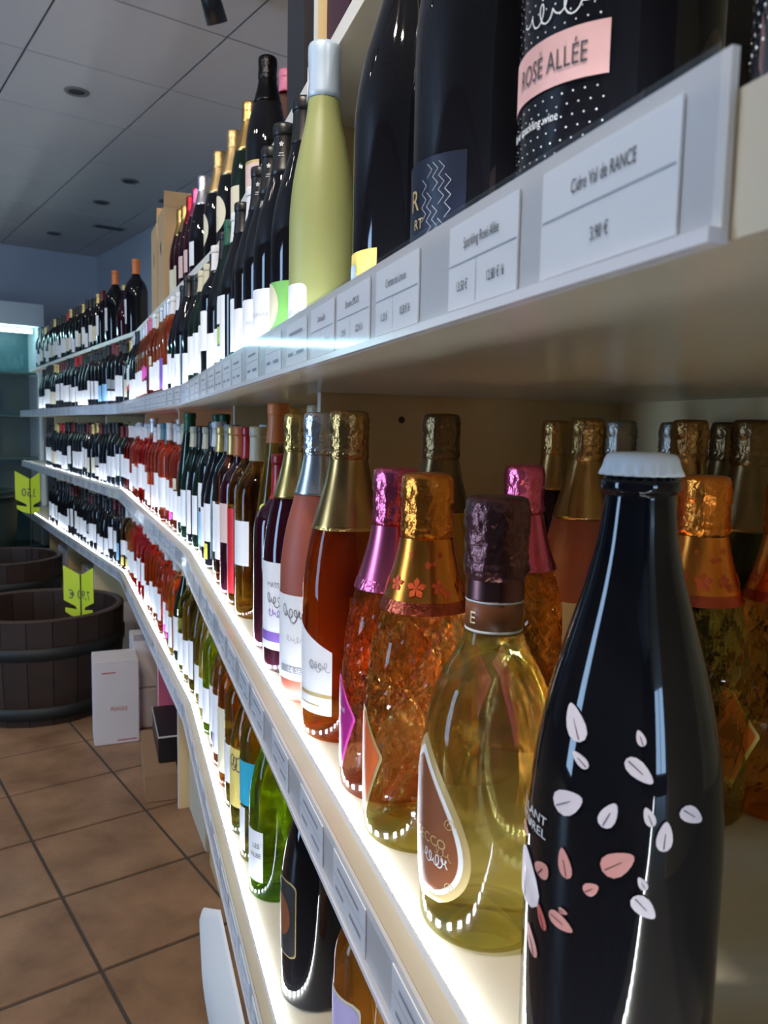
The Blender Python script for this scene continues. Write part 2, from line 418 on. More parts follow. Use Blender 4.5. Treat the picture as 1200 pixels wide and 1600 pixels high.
PATCH = {}
def patch_mesh(shape, z0, z1, a0, a1, off=0.0005, kind='rect', rows=None, cols=14, key=None):
    """paper label wrapped on a bottle: angles a0..a1 (radians) from the aisle-facing side, heights z0..z1"""
    k = (shape, z0, z1, a0, a1, off, kind)
    if k in PATCH: return PATCH[k]
    n = rows or (30 if kind != 'rect' else max(2, int((z1 - z0) / 0.012)))
    mid, half = (a0 + a1) / 2, (a1 - a0) / 2
    vs, fs = [], []
    for i in range(n + 1):
        v = i / n
        lo, hi = -1.0, 1.0
        zt = z0 + (z1 - z0) * v
        if kind == 'tear':
            s = math.sin(PI * min(1, max(0, v)) ** 0.62) ** 0.75 if 0 < v < 1 else 0.02
            lo, hi = -s, s
        elif kind == 'oval':
            s = math.sqrt(max(0.0004, 1 - (2 * v - 1) ** 2)); lo, hi = -s, s
        elif kind == 'round':
            e = min(v, 1 - v) * (z1 - z0); rr = 0.008
            s = 1.0 - (rr - math.sqrt(max(0, rr * rr - (rr - e) ** 2))) / (half * SHAPES[shape][6][0]) if e < rr else 1.0
            lo, hi = -s, s
        elif kind == 'gem':
            s = 0.35 + 0.65 * (v / 0.62) if v < 0.62 else 1.0 - 0.75 * (v - 0.62) / 0.38
            lo, hi = -s, s
        row = []
        for j in range(cols + 1):
            uu = j / cols
            t = mid + half * (lo + (hi - lo) * uu)
            zz = zt
            if kind == 'slant': zz = z0 + (z1 - z0) * v * (1 - 0.38 * uu * (1 if uu < 0.8 else 1))
            if kind == 'leafcut' : zz = z0 + (z1 - z0) * v * (0.8 + 0.2 * math.sin(PI * uu))
            r = rs(shape, zz) + off
            vs.append((r * math.cos(t), r * math.sin(t), zz))
    for i in range(n):
        for j in range(cols):
            q = i * (cols + 1) + j
            fs.append([q, q + 1, q + cols + 2, q + cols + 1])
    PATCH[k] = mesh_from('label', vs, fs, True)
    return PATCH[k]
def wrap(shape, pts, ang, z, off):
    """map flat (x along the girth, y up) points to the bottle surface"""
    out = []
    for (x, y) in pts:
        zz = z + y
        r = rs(shape, zz) + off
        t = ang + x / r
        out.append((r * math.cos(t), r * math.sin(t), zz))
    return out
def decal_mesh(shape, loops, ang, z, off=0.0009):
    vs, fs = [], []
    for lp in loops:
        cx = sum(p[0] for p in lp) / len(lp); cy = sum(p[1] for p in lp) / len(lp)
        b = len(vs)
        vs += wrap(shape, [(cx, cy)] + list(lp), ang, z, off)
        n = len(lp)
        fs += [[b, b + 1 + i, b + 1 + (i + 1) % n] for i in range(n)]
    return mesh_from('print', vs, fs)
TXT = {}
def text_flat(body, size, align='CENTER'):
    k = (body, size, align)
    if k not in TXT:
        cu = bpy.data.curves.new('text', 'FONT'); cu.body = body; cu.size = size; cu.align_x = align; cu.resolution_u = 3
        ob = bpy.data.objects.new('text', cu)
        me = bpy.data.meshes.new_from_object(ob)
        TXT[k] = ([tuple(v.co) for v in me.vertices], [list(p.vertices) for p in me.polygons])
        bpy.data.objects.remove(ob); bpy.data.curves.remove(cu); bpy.data.meshes.remove(me)
    return TXT[k]
def text_wrap_mesh(shape, body, size, ang, z, off=0.0010, align='CENTER', sx=1.0):
    vs, fs = text_flat(body, size, align)
    return mesh_from('lettering', wrap(shape, [(v[0] * sx, v[1]) for v in vs], ang, z, off), fs)
def text_plane_mesh(lines, mirror=False):
    """lines: (text, size, x, z, align, sx) on the local xz plane facing -y"""
    V, Fc = [], []
    for (body, size, x, z, align, sx) in lines:
        vs, fs = text_flat(body, size, align)
        b = len(V)
        V += [((-1 if mirror else 1) * (x + v[0] * sx), 0, z + v[1]) for v in vs]
        Fc += [[b + i for i in f] for f in fs]
    return mesh_from('lettering', V, Fc)
def squiggle(rng, w, h, n=16, th=0.0006):
    """a line of cursive-like strokes"""
    loops = []
    m = n * 5
    ph = rng.uniform(0, 6)
    pts = []
    for i in range(m + 1):
        t = i / m
        q = t * n * 2.4 + ph
        amp = h * (0.75 + 0.45 * math.sin(q * 0.37 + ph))
        pts.append((-w / 2 + w * t + 0.55 * amp * math.cos(q), amp * math.sin(q) + 0.25 * h * math.sin(q * 0.21)))
    for p, q in zip(pts[:-1], pts[1:]):
        d = Vector((q[0] - p[0], q[1] - p[1])).normalized(); nn = (-d.y * th * 0.6, d.x * th * 0.6)
        loops.append([(p[0] + nn[0], p[1] + nn[1]), (q[0] + nn[0], q[1] + nn[1]), (q[0] - nn[0], q[1] - nn[1]), (p[0] - nn[0], p[1] - nn[1])])
    return loops
def bars(rows):  # rows of (x, y, w, h)
    return [[(x, y), (x + w, y), (x + w, y + h), (x, y + h)] for x, y, w, h in rows]

# ------------------------------------------------------------------ shelf geometry (LED line of the shelving, near to far)
P0 = Vector((0.046, 0.372)); P1 = Vector((-0.463, 1.870)); P2 = Vector((-1.200, 3.600)); P3 = Vector((-2.900, 6.325))
U0 = (P1 - P0).normalized()
PST = P0 - U0 * 0.9
LV = [PST, P1, P2, P3]
LU = [(b - a).normalized() for a, b in zip(LV[:-1], LV[1:])]
LN = [Vector((u.y, -u.x)) for u in LU]
LLEN = [(b - a).length for a, b in zip(LV[:-1], LV[1:])]
S_BEND = [-0.9, -0.9 + LLEN[0], -0.9 + LLEN[0] + LLEN[1], -0.9 + sum(LLEN)]
DEPTH = 0.60
def off_verts(d):
    out = [LV[0] + LN[0] * d]
    for i in (1, 2):
        m = (LN[i - 1] + LN[i]) / (1 + LN[i - 1].dot(LN[i]))
        out.append(LV[i] + m * d)
    out.append(LV[3] + LN[2] * d)
    return out
def sec_of(S): return 0 if S < S_BEND[1] else (1 if S < S_BEND[2] else 2)
def at(S, d):
    i = sec_of(S); f = (S - S_BEND[i]) / LLEN[i]
    v = off_verts(d)
    return v[i].lerp(v[i + 1], f)
def face_angle(S):
    n = LN[sec_of(S)]
    return math.atan2(-n.y, -n.x)
def solve(px, d, z):
    lo, hi = -0.25, S_BEND[3]
    for _ in range(50):
        m = (lo + hi) / 2
        p = at(m, d)
        if project_x((p.x, p.y, z)) > px: lo = m
        else: hi = m
    return m
Z = {'A': 1.287, 'B': 0.900, 'C': 0.520, 'U': 1.625}
THICK = {'A': 0.037, 'B': 0.037, 'C': 0.037, 'U': 0.020}

# ------------------------------------------------------------------ room shell
A0, A1, W0, W1, CEIL = -5.2, 7.42, -3.2, 2.17, 2.70
def room_box(name, a0, a1, w0, w1, z0, z1, m, kind='structure', parent=None, bevel=0):
    """box in room axes; local x = depth, local y = left"""
    me = box_mesh(name, a0, a1, -w1, -w0, z0, z1, bevel)
    o = link(name, me, m, parent)
    if parent is None: o.rotation_euler = (0, 0, ROOM_ANG); o['kind'] = kind
    return o
floor = room_box('floor', A0, A1, W0, W1, -0.05, -0.003, M_GROUT)
ceiling = room_box('ceiling', A0, A1, W0, W1, CEIL + 0.004, CEIL + 0.06, M_CEILG)
room_box('wall_right', A0, A1, W1, W1 + 0.1, 0, CEIL, M_WALL)
room_box('wall_back', A1, A1 + 0.1, W0, W1, 0, CEIL, M_WALL)
# left and street walls with window openings
LW0, LW1, FW0, FW1 = 2.1, 3.0, -1.5, -0.3
room_box('wall_left', LW1, A1, W0 - 0.1, W0, 0, CEIL, M_WALLDARK)
room_box('wall_left_pier', A0, LW0, W0 - 0.1, W0, 0, CEIL, M_WALLDARK)
room_box('wall_left_sill', LW0, LW1, W0 - 0.1, W0, 0, 0.25, M_WALLDARK)
room_box('wall_left_lintel', LW0, LW1, W0 - 0.1, W0, 2.35, CEIL, M_WALLDARK)
room_box('wall_front', A0 - 0.1, A0, FW1, W1, 0, CEIL, M_WALLDARK)
room_box('wall_front_pier', A0 - 0.1, A0, W0, FW0, 0, CEIL, M_WALLDARK)
room_box('wall_front_sill', A0 - 0.1, A0, FW0, FW1, 0, 0.5, M_WALLDARK)
room_box('wall_front_lintel', A0 - 0.1, A0, FW0, FW1, 2.3, CEIL, M_WALLDARK)
M_SKYPANE = emit('daylit_window', (0.42, 0.66, 1.0), DAYLIGHT)
M_FRAME = mat('dark_window_frame', (0.05, 0.05, 0.055), 0.5)
def window(n, along_a, lo, hi, fixed, z0, z1, bars_n):
    if along_a:
        pane = room_box('window_%d' % n, lo, hi, fixed - 0.07, fixed - 0.06, z0, z1, M_SKYPANE)
    else:
        pane = room_box('window_%d' % n, fixed - 0.07, fixed - 0.06, lo, hi, z0, z1, M_SKYPANE)
    for k in range(bars_n + 1):
        c = lo + (hi - lo) * k / bars_n
        if along_a: room_box('window_frame', c - 0.03, c + 0.03, fixed - 0.055, fixed - 0.005, z0, z1, M_FRAME, parent=pane)
        else: room_box('window_frame', fixed - 0.055, fixed - 0.005, c - 0.03, c + 0.03, z0, z1, M_FRAME, parent=pane)
window(1, True, LW0, LW1, W0, 0.25, 2.35, 1)
window(2, False, FW0, FW1, A0, 0.5, 2.3, 2)

# floor tiles, 333 mm
TS = 0.333
tm = box_mesh('floor_tile', 0.0045, TS - 0.0045, -TS + 0.0045, -0.0045, -0.008, 0.0, 0.0015)
tm.materials.append(M_TILE)
rest = []
na0 = math.floor((A0 - 2.332) / TS); nw0 = math.floor((W0 - 0.471) / TS)
for i in range(na0 + 1, int((A1 - 2.332) / TS)):
    for j in range(nw0 + 1, int((W1 - 0.471) / TS) + 1):
        a, w = 2.332 + i * TS, 0.471 + j * TS
        if w + TS > W1: continue
        if -1.0 < a < 4.6 and -1.0 < w < 1.4:
            o = link('floor_tile', tm, None, floor); o.location = (a, -w, random.uniform(-0.0006, 0.0006))
        else: rest.append((a, w))
vs, fs = [], []
for a, w in rest:
    b = len(vs)
    x0, x1, y0, y1 = a + 0.003, a + TS - 0.003, -w - TS + 0.003, -w - 0.003
    vs += [(x, y, z) for z in (-0.008, 0.0) for x, y in ((x0, y0), (x1, y0), (x1, y1), (x0, y1))]
    fs += [[b + 4, b + 5, b + 6, b + 7]] + [[b + k, b + (k + 1) % 4, b + 4 + (k + 1) % 4, b + 4 + k] for k in range(4)]
tag(link('outer_tiles', mesh_from('outer_tiles', vs, fs), M_TILE, floor), kind='stuff')
# ceiling panels, 600 mm
CS = 0.60
cm = box_mesh('ceiling_panel', 0.004, CS - 0.004, -CS + 0.004, -0.004, 0, 0.012, 0.0015)
cm.materials.append(M_CEIL)
for i in range(-15, 7):
    for j in range(-8, 2):
        a, w = 3.565 + i * CS, 1.375 + j * CS
        a1, w1 = min(a + CS, A1), min(w + CS, W1)
        if a < A0 or w < W0: continue
        if a1 - a < CS - 0.01 or w1 - w < CS - 0.01:
            if a1 - a < 0.05 or w1 - w < 0.05: continue
            o = link('ceiling_panel', box_mesh('ceiling_panel', a + 0.004, a1 - 0.004, -w1 + 0.004, -w - 0.004, CEIL - 0.008, CEIL + 0.004), M_CEIL, ceiling)
        else:
            o = link('ceiling_panel', cm, None, ceiling); o.location = (a, -w, CEIL - 0.008)

# ceiling fittings
def downlight(a, w):
    o = empty('recessed_downlight', (*rm(a, w), CEIL - 0.0085))
    tag(o, 'small dark recessed downlight set flush in the ceiling panels', 'downlight', 'recessed ceiling downlights')
    link('trim_ring', lathe_mesh('trim_ring', [(0.036, 0), (0.040, -0.006), (0.052, -0.005), (0.055, 0.0)], 24), mat('downlight_trim', (0.16, 0.15, 0.15), 0.5), o)
    link('reflector', lathe_mesh('reflector', [(0.037, -0.001), (0.02, -0.0006), (0, -0.0004)], 24), M_BLACK, o)
for a, w in ((3.85, 1.05), (5.0, 1.67), (5.59, 1.67), (5.28, 2.01), (6.73, 1.64), (2.1, -0.6)): downlight(a, w)
def vent(a, w):
    o = empty('ceiling_vent', (*rm(a, w), CEIL - 0.0085), ROOM_ANG)
    tag(o, 'narrow slotted air vent in the far ceiling panels', 'vent', 'slotted vents in the ceiling')
    link('frame', box_mesh('frame', -0.06, 0.06, -0.12, 0.12, -0.006, 0, 0.002), mat('vent_frame', (0.3, 0.3, 0.3), 0.6), o)
    for k in range(3): link('slot', box_mesh('slot', -0.045 + k * 0.032, -0.025 + k * 0.032, -0.10, 0.10, -0.0075, -0.0055), M_BLACK, o)
vent(6.24, 1.92)
def spot(a, w, aim_a, aim_w, aim_z, label, watts=SPOT_W, lit=True):
    x, y = rm(a, w)
    o = empty('ceiling_spotlight', (x, y, CEIL - 0.008))
    tag(o, label, 'spotlight')
    link('mounting_plate', lathe_mesh('mounting_plate', [(0, 0), (0.05, 0), (0.05, -0.02), (0.046, -0.024), (0, -0.024)], 24), M_FRAME, o)
    link('stem', tube_mesh('stem', [(0, 0, -0.02), (0, 0, -0.07)], 0.009), M_BLACK, o)
    tx, ty = rm(aim_a, aim_w)
    d = Vector((tx - x, ty - y, aim_z - (CEIL - 0.1))).normalized()
    h = Vector((0, 0, -0.085))
    a_ = d.orthogonal().normalized(); b_ = d.cross(a_)
    R = Matrix((a_, b_, d)).transposed().to_4x4()
    me = lathe_mesh('lamp_head', [(0, -0.06), (0.026, -0.06), (0.032, -0.054), (0.036, 0.055), (0.033, 0.055), (0.030, 0.035), (0, 0.033)], 24)
    hd = link('lamp_head', me, M_BLACK, o); hd.matrix_local = Matrix.Translation(h) @ R
    bulb = link('bulb', lathe_mesh('bulb', [(0, 0.036), (0.024, 0.036), (0.026, 0.040), (0.02, 0.046), (0, 0.048)], 20), emit('spot_bulb', (1, 0.93, 0.84), 60) if 'spot_bulb' not in MATS else MATS['spot_bulb'], hd)
    if lit:
        L = bpy.data.lights.new('spot_lamp', 'SPOT'); L.energy = watts; L.color = (1, 0.88, 0.74); L.spot_size = math.radians(95); L.spot_blend = 0.6; L.shadow_soft_size = 0.04
        lo = bpy.data.objects.new('spot_lamp', L); C.objects.link(lo); lo.parent = hd; lo.matrix_local = Matrix.Translation((0, 0, 0.07)) @ Matrix.Rotation(PI, 4, 'X')
spot(2.62, 1.16, 3.1, 1.9, 1.3, 'black cylindrical ceiling spotlight above the shelving in view')
for k, (a, w) in enumerate(((-0.9, 0.2), (0.1, -0.35), (0.45, -0.45), (1.5, -0.6), (1.85, -0.6), (3.2, -0.4), (4.6, 0.0))):
    spot(a, w, a + 0.9, w + 1.3, 0.9, ['black ceiling spotlight beside the street window wall', 'black ceiling spotlight over the aisle behind the camera side', 'second black ceiling spotlight beside the one behind the camera side', 'black ceiling spotlight over the aisle opposite the near bottles', 'black ceiling spotlight paired with the one opposite the near bottles', 'black ceiling spotlight over the aisle before the barrels', 'black ceiling spotlight over the aisle beyond the barrels'][k], SPOT_W if k < 3 else SPOT_W * 0.38)

# ------------------------------------------------------------------ shelving unit
unit = empty('display_shelving', (0, 0, 0))
tag(unit, 'long angled cream laminate shelving with lit shelves of wine bottles', 'shelving')
RAIL_F = -0.017
def strip_mesh(i, d0, d1, z0, z1, S0=None, S1=None):
    v0, v1 = off_verts(d0), off_verts(d1)
    f0 = 0.0 if S0 is None else (S0 - S_BEND[i]) / LLEN[i]
    f1 = 1.0 if S1 is None else (S1 - S_BEND[i]) / LLEN[i]
    poly = [v0[i].lerp(v0[i + 1], f0), v0[i].lerp(v0[i + 1], f1), v1[i].lerp(v1[i + 1], f1), v1[i].lerp(v1[i + 1], f0)]
    return prism_mesh('strip', poly, z0, z1)
for sh in 'ABCU':
    d0 = -0.014 if sh != 'U' else 0.066
    for i in range(3):
        link('shelf_board', strip_mesh(i, d0, DEPTH, Z[sh] - THICK[sh], Z[sh]), M_BOARD, unit)
        if sh == 'U':
            link('edge_band', strip_mesh(i, d0 - 0.001, d0, Z[sh] - THICK[sh], Z[sh]), M_EDGE, unit)
# price rails with clear covers
RZ = {'A': (1.249, 1.297), 'B': (0.858, 0.9005), 'C': (0.478, 0.5205)}
A_RAIL_END = solve(1138, RAIL_F, 1.28)
for sh in 'ABC':
    for i in range(3):
        s0 = A_RAIL_END if (sh == 'A' and i == 0) else None
        rail = link('price_rail', strip_mesh(i, RAIL_F, -0.0145, *RZ[sh], S0=s0), M_RAIL, unit)
        link('rail_lip', strip_mesh(i, RAIL_F - 0.004, RAIL_F, RZ[sh][0], RZ[sh][0] + 0.004, S0=s0), mat('rail_lip', (0.70, 0.71, 0.76), 0.2), rail)
        link('clear_cover', strip_mesh(i, RAIL_F - 0.0035, RAIL_F - 0.0030, RZ[sh][0] + 0.004, RZ[sh][1], S0=s0), M_FILM, rail)
# LED tape and diodes
def led(sh):
    z = Z[sh]
    for i in range(3):
        tape = link('led_strip', strip_mesh(i, -0.0014, 0.0, z, z + 0.0058), M_TAPE, unit)
        vs, fs = [], []
        u, n = LU[i], LN[i]
        k = int(LLEN[i] / 0.0125)
        for q in range(k):
            p = LV[i] + u * (0.0125 * (q + 0.5)) + n * 0.0013
            b = len(vs)
            for zz in (z + 0.0008, z + 0.0050):
                for sx, sy in ((-1, -1), (1, -1), (1, 1), (-1, 1)):
                    c = p + u * sx * 0.0026 + n * sy * 0.0012
                    vs.append((c.x, c.y, zz))
            fs += [[b + 4, b + 5, b + 6, b + 7]] + [[b + e, b + (e + 1) % 4, b + 4 + (e + 1) % 4, b + 4 + e] for e in range(4)]
        me = mesh_from('diodes', vs, fs)
        bm = bmesh.new(); bm.from_mesh(me); bmesh.ops.recalc_face_normals(bm, faces=bm.faces[:]); bm.to_mesh(me); bm.free()
        tag(link('diodes', me, M_LED, tape), 'row of tiny cold white light diodes', kind='stuff')
for sh in 'ABC': led(sh)
# back panels and uprights
for i in range(3):
    link('back_panel', strip_mesh(i, DEPTH, DEPTH + 0.012, 0.05, 2.02 if i == 0 else Z['U']), M_PANEL, unit)
S_PART1 = solve(497, 0.105, 1.05)
UPR = [(-0.35, 0.105), (S_PART1, 0.105), (S_BEND[1] - 0.001, 0.105), (2.45, 0.105), (S_BEND[2] - 0.001, 0.105), (4.25, 0.105), (5.05, 0.105), (5.85, 0.105), (S_BEND[3] - 0.02, 0.34)]
def upright(S, d0, z0, z1):
    p, q = at(S, d0), at(S, DEPTH)
    u = LU[sec_of(S)] * 0.009
    o = link('upright', prism_mesh('upright', [p - u, p + u, q + u, q - u], z0, z1), M_PANEL, unit)
    e = at(S, d0 - 0.001)
    link('edge_band', prism_mesh('edge_band', [e - u, e + u, p + u, p - u], z0, z1), M_EDGE, o)
    # cam lock screw caps on the near face
    for dd in (0.12, 0.40):
        c = at(S, d0 + dd) - u * 1.001
        sc = link('screw_cap', lathe_mesh('screw_cap', [(0, 0.0008), (0.003, 0.0008), (0.0045, 0.0005), (0.005, 0)], 12), mat('screw_cap', (0.10, 0.07, 0.04), 0.4), o)
        sc.matrix_local = Matrix.Translation((c.x, c.y, z1 - 0.035)) @ (-LU[sec_of(S)]).to_3d().to_track_quat('Z', 'Y').to_matrix().to_4x4()
for S, d0 in UPR:
    upright(S, d0, Z['C'], Z['B'] - THICK['B'])
    upright(S, d0, Z['B'], Z['A'] - THICK['A'])
    upright(S, d0, Z['A'], Z['U'] - THICK['U'])
S_PU = solve(497, 0.068, 1.85)
upright(S_PU, 0.068, Z['U'], 2.05)
S_POST = solve(281, 0.05, 0.2)
for S, d0 in ((-0.3, 0.06), (0.75, 0.06), (S_POST, 0.045), (S_BEND[2], 0.06), (4.4, 0.06), (5.2, 0.06), (5.9, 0.06), (S_BEND[3] - 0.02, 0.34)):
    upright(S, d0, 0.0, Z['C'] - THICK['C'])

# ------------------------------------------------------------------ bottles
D2R = PI / 180
V = {}
def var(name, shape, gl, cap, labs, desc, kind='wine_bottle', capz=None): V[name] = dict(shape=shape, glass=gl, cap=cap, labs=labs, desc=desc, kind=kind, capz=capz)
# labs: (colour, z0, z1, half angle, kind)
var('red_white', 'bordeaux', 'dark', 'black', [('white', .045, .140, 52, 'rect')], 'dark wine bottle with white label and black capsule')
var('red_low', 'burgundy', 'dark', 'black', [('white', .020, .100, 55, 'rect')], 'dark sloping bottle with low white label')
var('red_tall', 'bordeaux', 'dark', 'wine', [('white', .060, .165, 46, 'rect')], 'dark bottle with tall white label, dark red capsule')
var('red_cream', 'burgundy', 'dark', 'gold', [('cream', .040, .120, 50, 'rect')], 'dark bottle with cream label and gold capsule')
var('red_grey', 'bordeaux', 'dark', 'wine', [('white', .030, .075, 50, 'rect'), ('grey', .085, .13, 50, 'rect')], 'dark bottle with grey and white labels')
var('red_redcap', 'bordeaux', 'dark', 'red', [('white', .04, .125, 48, 'rect')], 'dark bottle with white label and red capsule')
var('red_redband', 'bordeaux', 'dark', 'silver', [('white', .085, .165, 42, 'rect'), ('red', .065, .085, 42, 'rect')], 'dark bottle with red banded white label')
var('red_blue', 'bordeaux', 'dark', 'black', [('blue', .030, .11, 40, 'rect')], 'dark bottle with pale blue label and black capsule')
var('drk_creamcap', 'burgundy', 'darkgreen', 'cream', [('white', .040, .135, 50, 'rect')], 'dark green bottle with white label and cream capsule')
var('drk_whitecap', 'burgundy', 'dark', 'white', [('white', .035, .120, 46, 'rect')], 'dark bottle with white label and white capsule')
var('drk_greycap', 'bordeaux', 'dark', 'grey', [('white', .050, .150, 40, 'rect')], 'dark bottle with narrow white label, grey capsule')
var('drk_yellowsq', 'burgundy', 'dark', 'gold', [('white', .060, .140, 48, 'rect'), ('lemon', .022, .055, 34, 'rect')], 'dark bottle with white label above yellow square')
var('drk_bluebase', 'bordeaux', 'dark', 'black', [('white', .11, .165, 40, 'rect'), ('blue', .025, .10, 40, 'rect')], 'dark bottle with white over light blue labels')
var('drk_lime', 'burgundy', 'dark', 'white', [('white', .10, .15, 44, 'rect'), ('lime', .065, .095, 44, 'rect'), ('white', .02, .06, 44, 'rect')], 'dark bottle with lime band between white labels')
var('drk_arch', 'bordeaux', 'dark', 'white', [('white', .075, .16, 42, 'round')], 'dark bottle with rounded white label and white capsule')
var('drk_green', 'flute', 'darkgreen', 'green', [('white', .04, .11, 45, 'rect')], 'tall slim green bottle with white label, green capsule')
var('drk_emblem', 'burgundy', 'dark', 'black', [('white', .022, .105, 55, 'rect')], 'dark bottle with printed black capsule, low white label')
var('drk_tallwhite', 'burgundy', 'dark', 'black', [('white', .03, .14, 40, 'rect')], 'dark sloping bottle with tall white label')
var('rose_white', 'dome', 'rose', 'white', [('white', .045, .135, 48, 'rect')], 'rose wine bottle with white label and white capsule')
var('rose_low', 'bordeaux', 'rose', 'white', [('white', .020, .095, 50, 'rect')], 'rose wine bottle with low white label, white capsule')
var('rose_red', 'dome', 'red', 'white', [('white', .060, .150, 44, 'rect')], 'deep red rose bottle with white label, white capsule')
var('rose_slim', 'slim', 'salmon', 'silver', [('white', .030, .130, 48, 'rect')], 'slender pale rose bottle with white label, silver capsule')
var('rose_flower', 'slim', 'rose', 'pink', [('white', .030, .08, 48, 'rect'), ('hotpink', .085, .14, 44, 'oval')], 'slender rose bottle with pink flower label')
var('rose_teal', 'bordeaux', 'salmon', 'teal', [('white', .03, .14, 44, 'rect')], 'pale rose bottle with teal capsule, tall white label')
var('rose_blue', 'slim', 'salmon', 'silver', [('purple', .03, .13, 26, 'rect')], 'slender pale rose bottle with purple strip label')
var('rose_gold', 'dome', 'rose', 'cream', [('white', .035, .115, 46, 'rect'), ('cream', .12, .15, 30, 'rect')], 'rose bottle with cream capsule, cream topped label')
var('rose_dot', 'dome', 'salmon', 'white', [('white', .05, .12, 36, 'rect'), ('hotpink', .025, .05, 22, 'oval')], 'salmon pink bottle with small hot pink seal')
var('yel_white', 'dome', 'yellow', 'cream', [('white', .025, .115, 48, 'rect')], 'yellow wine bottle with white label, cream capsule')
var('yel_gold', 'burgundy', 'yellow', 'gold', [('white', .03, .10, 48, 'rect')], 'golden wine bottle with sloping shoulders')
var('yel_bright', 'bordeaux', 'amber', 'white', [('white', .07, .14, 44, 'rect'), ('yellow', .02, .06, 20, 'rect')], 'amber bottle with white label and small yellow seal')
var('olive_white', 'burgundy', 'olive', 'black', [('white', .04, .14, 48, 'rect')], 'olive green bottle with white label and black capsule')
var('grn_white', 'dome', 'green', 'cream', [('white', .03, .11, 50, 'rect')], 'bright green bottle with white label and cream capsule')
var('red_clear', 'bordeaux', 'red', 'red', [('white', .04, .11, 46, 'rect')], 'clear red wine bottle with white label and red capsule')
var('amb_white', 'dome', 'orange', 'white', [('white', .03, .12, 46, 'rect')], 'orange wine bottle with white label and white capsule')
# sparkling on the upper shelf
var('sp_gold', 'champagne', 'darkgreen', 'fgold', [('cream', .04, .12, 50, 'rect')], 'dark sparkling bottle with gold foil neck', 'sparkling_wine_bottle', .20)
var('sp_matt', 'champagne', 'dark', 'fmatt', [('cream', .06, .15, 46, 'oval')], 'dark sparkling bottle with matt gold foil neck', 'sparkling_wine_bottle', .20)
var('sp_silver', 'champagne', 'dark', 'fsilver', [('white', .05, .12, 46, 'rect')], 'dark sparkling bottle with silver foil neck', 'sparkling_wine_bottle', .23)
var('sp_red', 'champagne', 'darkred', 'fred', [('palepink', .05, .12, 46, 'rect')], 'dark sparkling bottle with red foil neck', 'sparkling_wine_bottle', .225)
var('sp_pink', 'champagne', 'darkred', 'fpink', [('palepink', .05, .12, 46, 'rect')], 'dark sparkling bottle with pink foil neck', 'sparkling_wine_bottle', .225)
var('sp_goldred', 'champagne', 'darkred', 'fgold', [('cream', .02, .11, 30, 'rect')], 'deep red sparkling bottle with gold foil', 'sparkling_wine_bottle', .225)
var('sp_black', 'champagne', 'dark', 'fblack', [('palepink', .045, .10, 50, 'rect'), ('gold', .10, .106, 50, 'rect')], 'black sparkling bottle with black foil, pale pink label', 'sparkling_wine_bottle', .225)

COUNT = {}
OCC = {}
def put(root, sh, S, d, rz=0.0):
    p = at(S, d)
    root.location = (p.x, p.y, Z[sh])
    root.rotation_euler = (0, 0, face_angle(S) + rz)
    OCC.setdefault(sh, []).append((p.x, p.y))
PROTO = {}
def make(vn):
    v = V[vn]
    sh = v['shape']
    root = empty(v['kind'])
    link('glass', body_mesh(sh), None, root)
    root.children[0].data = body_glass(sh, v['glass'])
    h = top_of(sh)
    if v['cap'].startswith('f'):
        add_foil(root, sh, v['capz'] or 0.20, v['cap'])
    else:
        me = capsule_mesh(sh, v['capz'] or round(h - 0.052, 4))
        link('capsule', with_mat(me, CAP[v['cap']]), None, root)
    for (c, z0, z1, ha, kd) in v['labs']:
        link('label', with_mat(patch_mesh(sh, z0, z1, -ha * D2R, ha * D2R, kind=kd, cols=8), LB[c]), None, root)
    return root
WM = {}
def with_mat(me, m):
    k = (me.name, m.name)
    if k not in WM:
        c = me.copy(); c.materials.clear(); c.materials.append(m); WM[k] = c
    return WM[k]
def body_glass(shape, g, hero=False): return with_mat(body_mesh(shape, hero), GL[g])
def copy_tree(o):
    r = o.copy(); C.objects.link(r)
    for ch in o.children:
        c = ch.copy(); C.objects.link(c); c.parent = r
        for g in ch.children:
            e = g.copy(); C.objects.link(e); e.parent = c
    return r
SHELF_WORDS = {'A': 'on upper lit shelf', 'B': 'on middle shelf', 'C': 'on lower shelf', 'U': 'on top shelf'}
SEC_WORDS = ['before first bend', 'between bends', 'near back wall']
def bottle(vn, sh, S, d, jitter=True):
    v = V[vn]
    for (x, y) in OCC.get(sh, []):
        p = at(S, d)
        if math.hypot(x - p.x, y - p.y) < 2 * SHAPES[v['shape']][6][0] * 0.97: return None
    if vn not in PROTO:
        r = PROTO[vn] = make(vn)
    else: r = copy_tree(PROTO[vn])
    put(r, sh, S, d, math.radians(random.uniform(-14, 14)) if jitter else 0)
    r.scale = (1, 1, random.uniform(0.965, 1.035) if v['shape'] not in ('flute', 'slim') else (0.92 if sh == 'A' else 1.0))
    tag(r, f"{v['desc']} {SHELF_WORDS[sh]} {SEC_WORDS[sec_of(S)]}", 'bottle', f"{v['desc']} {SHELF_WORDS[sh]}"[:80])
    return r
def hero(kind, shape, g, label, hi=True):
    r = empty(kind)
    if g: link('glass', body_glass(shape, g, hi), None, r)
    tag(r, label, 'bottle')
    return r
def part(root, name, me, m): return link(name, with_mat(me, m), None, root)
def lab(root, shape, c, z0, z1, a0, a1, kind='rect', off=0.0005, name='label', cols=18):
    return part(root, name, patch_mesh(shape, z0, z1, a0 * D2R, a1 * D2R, off, kind, cols=cols), LB[c] if isinstance(c, str) else c)
# ---- B shelf: the near bottles
RNG = random.Random(5)
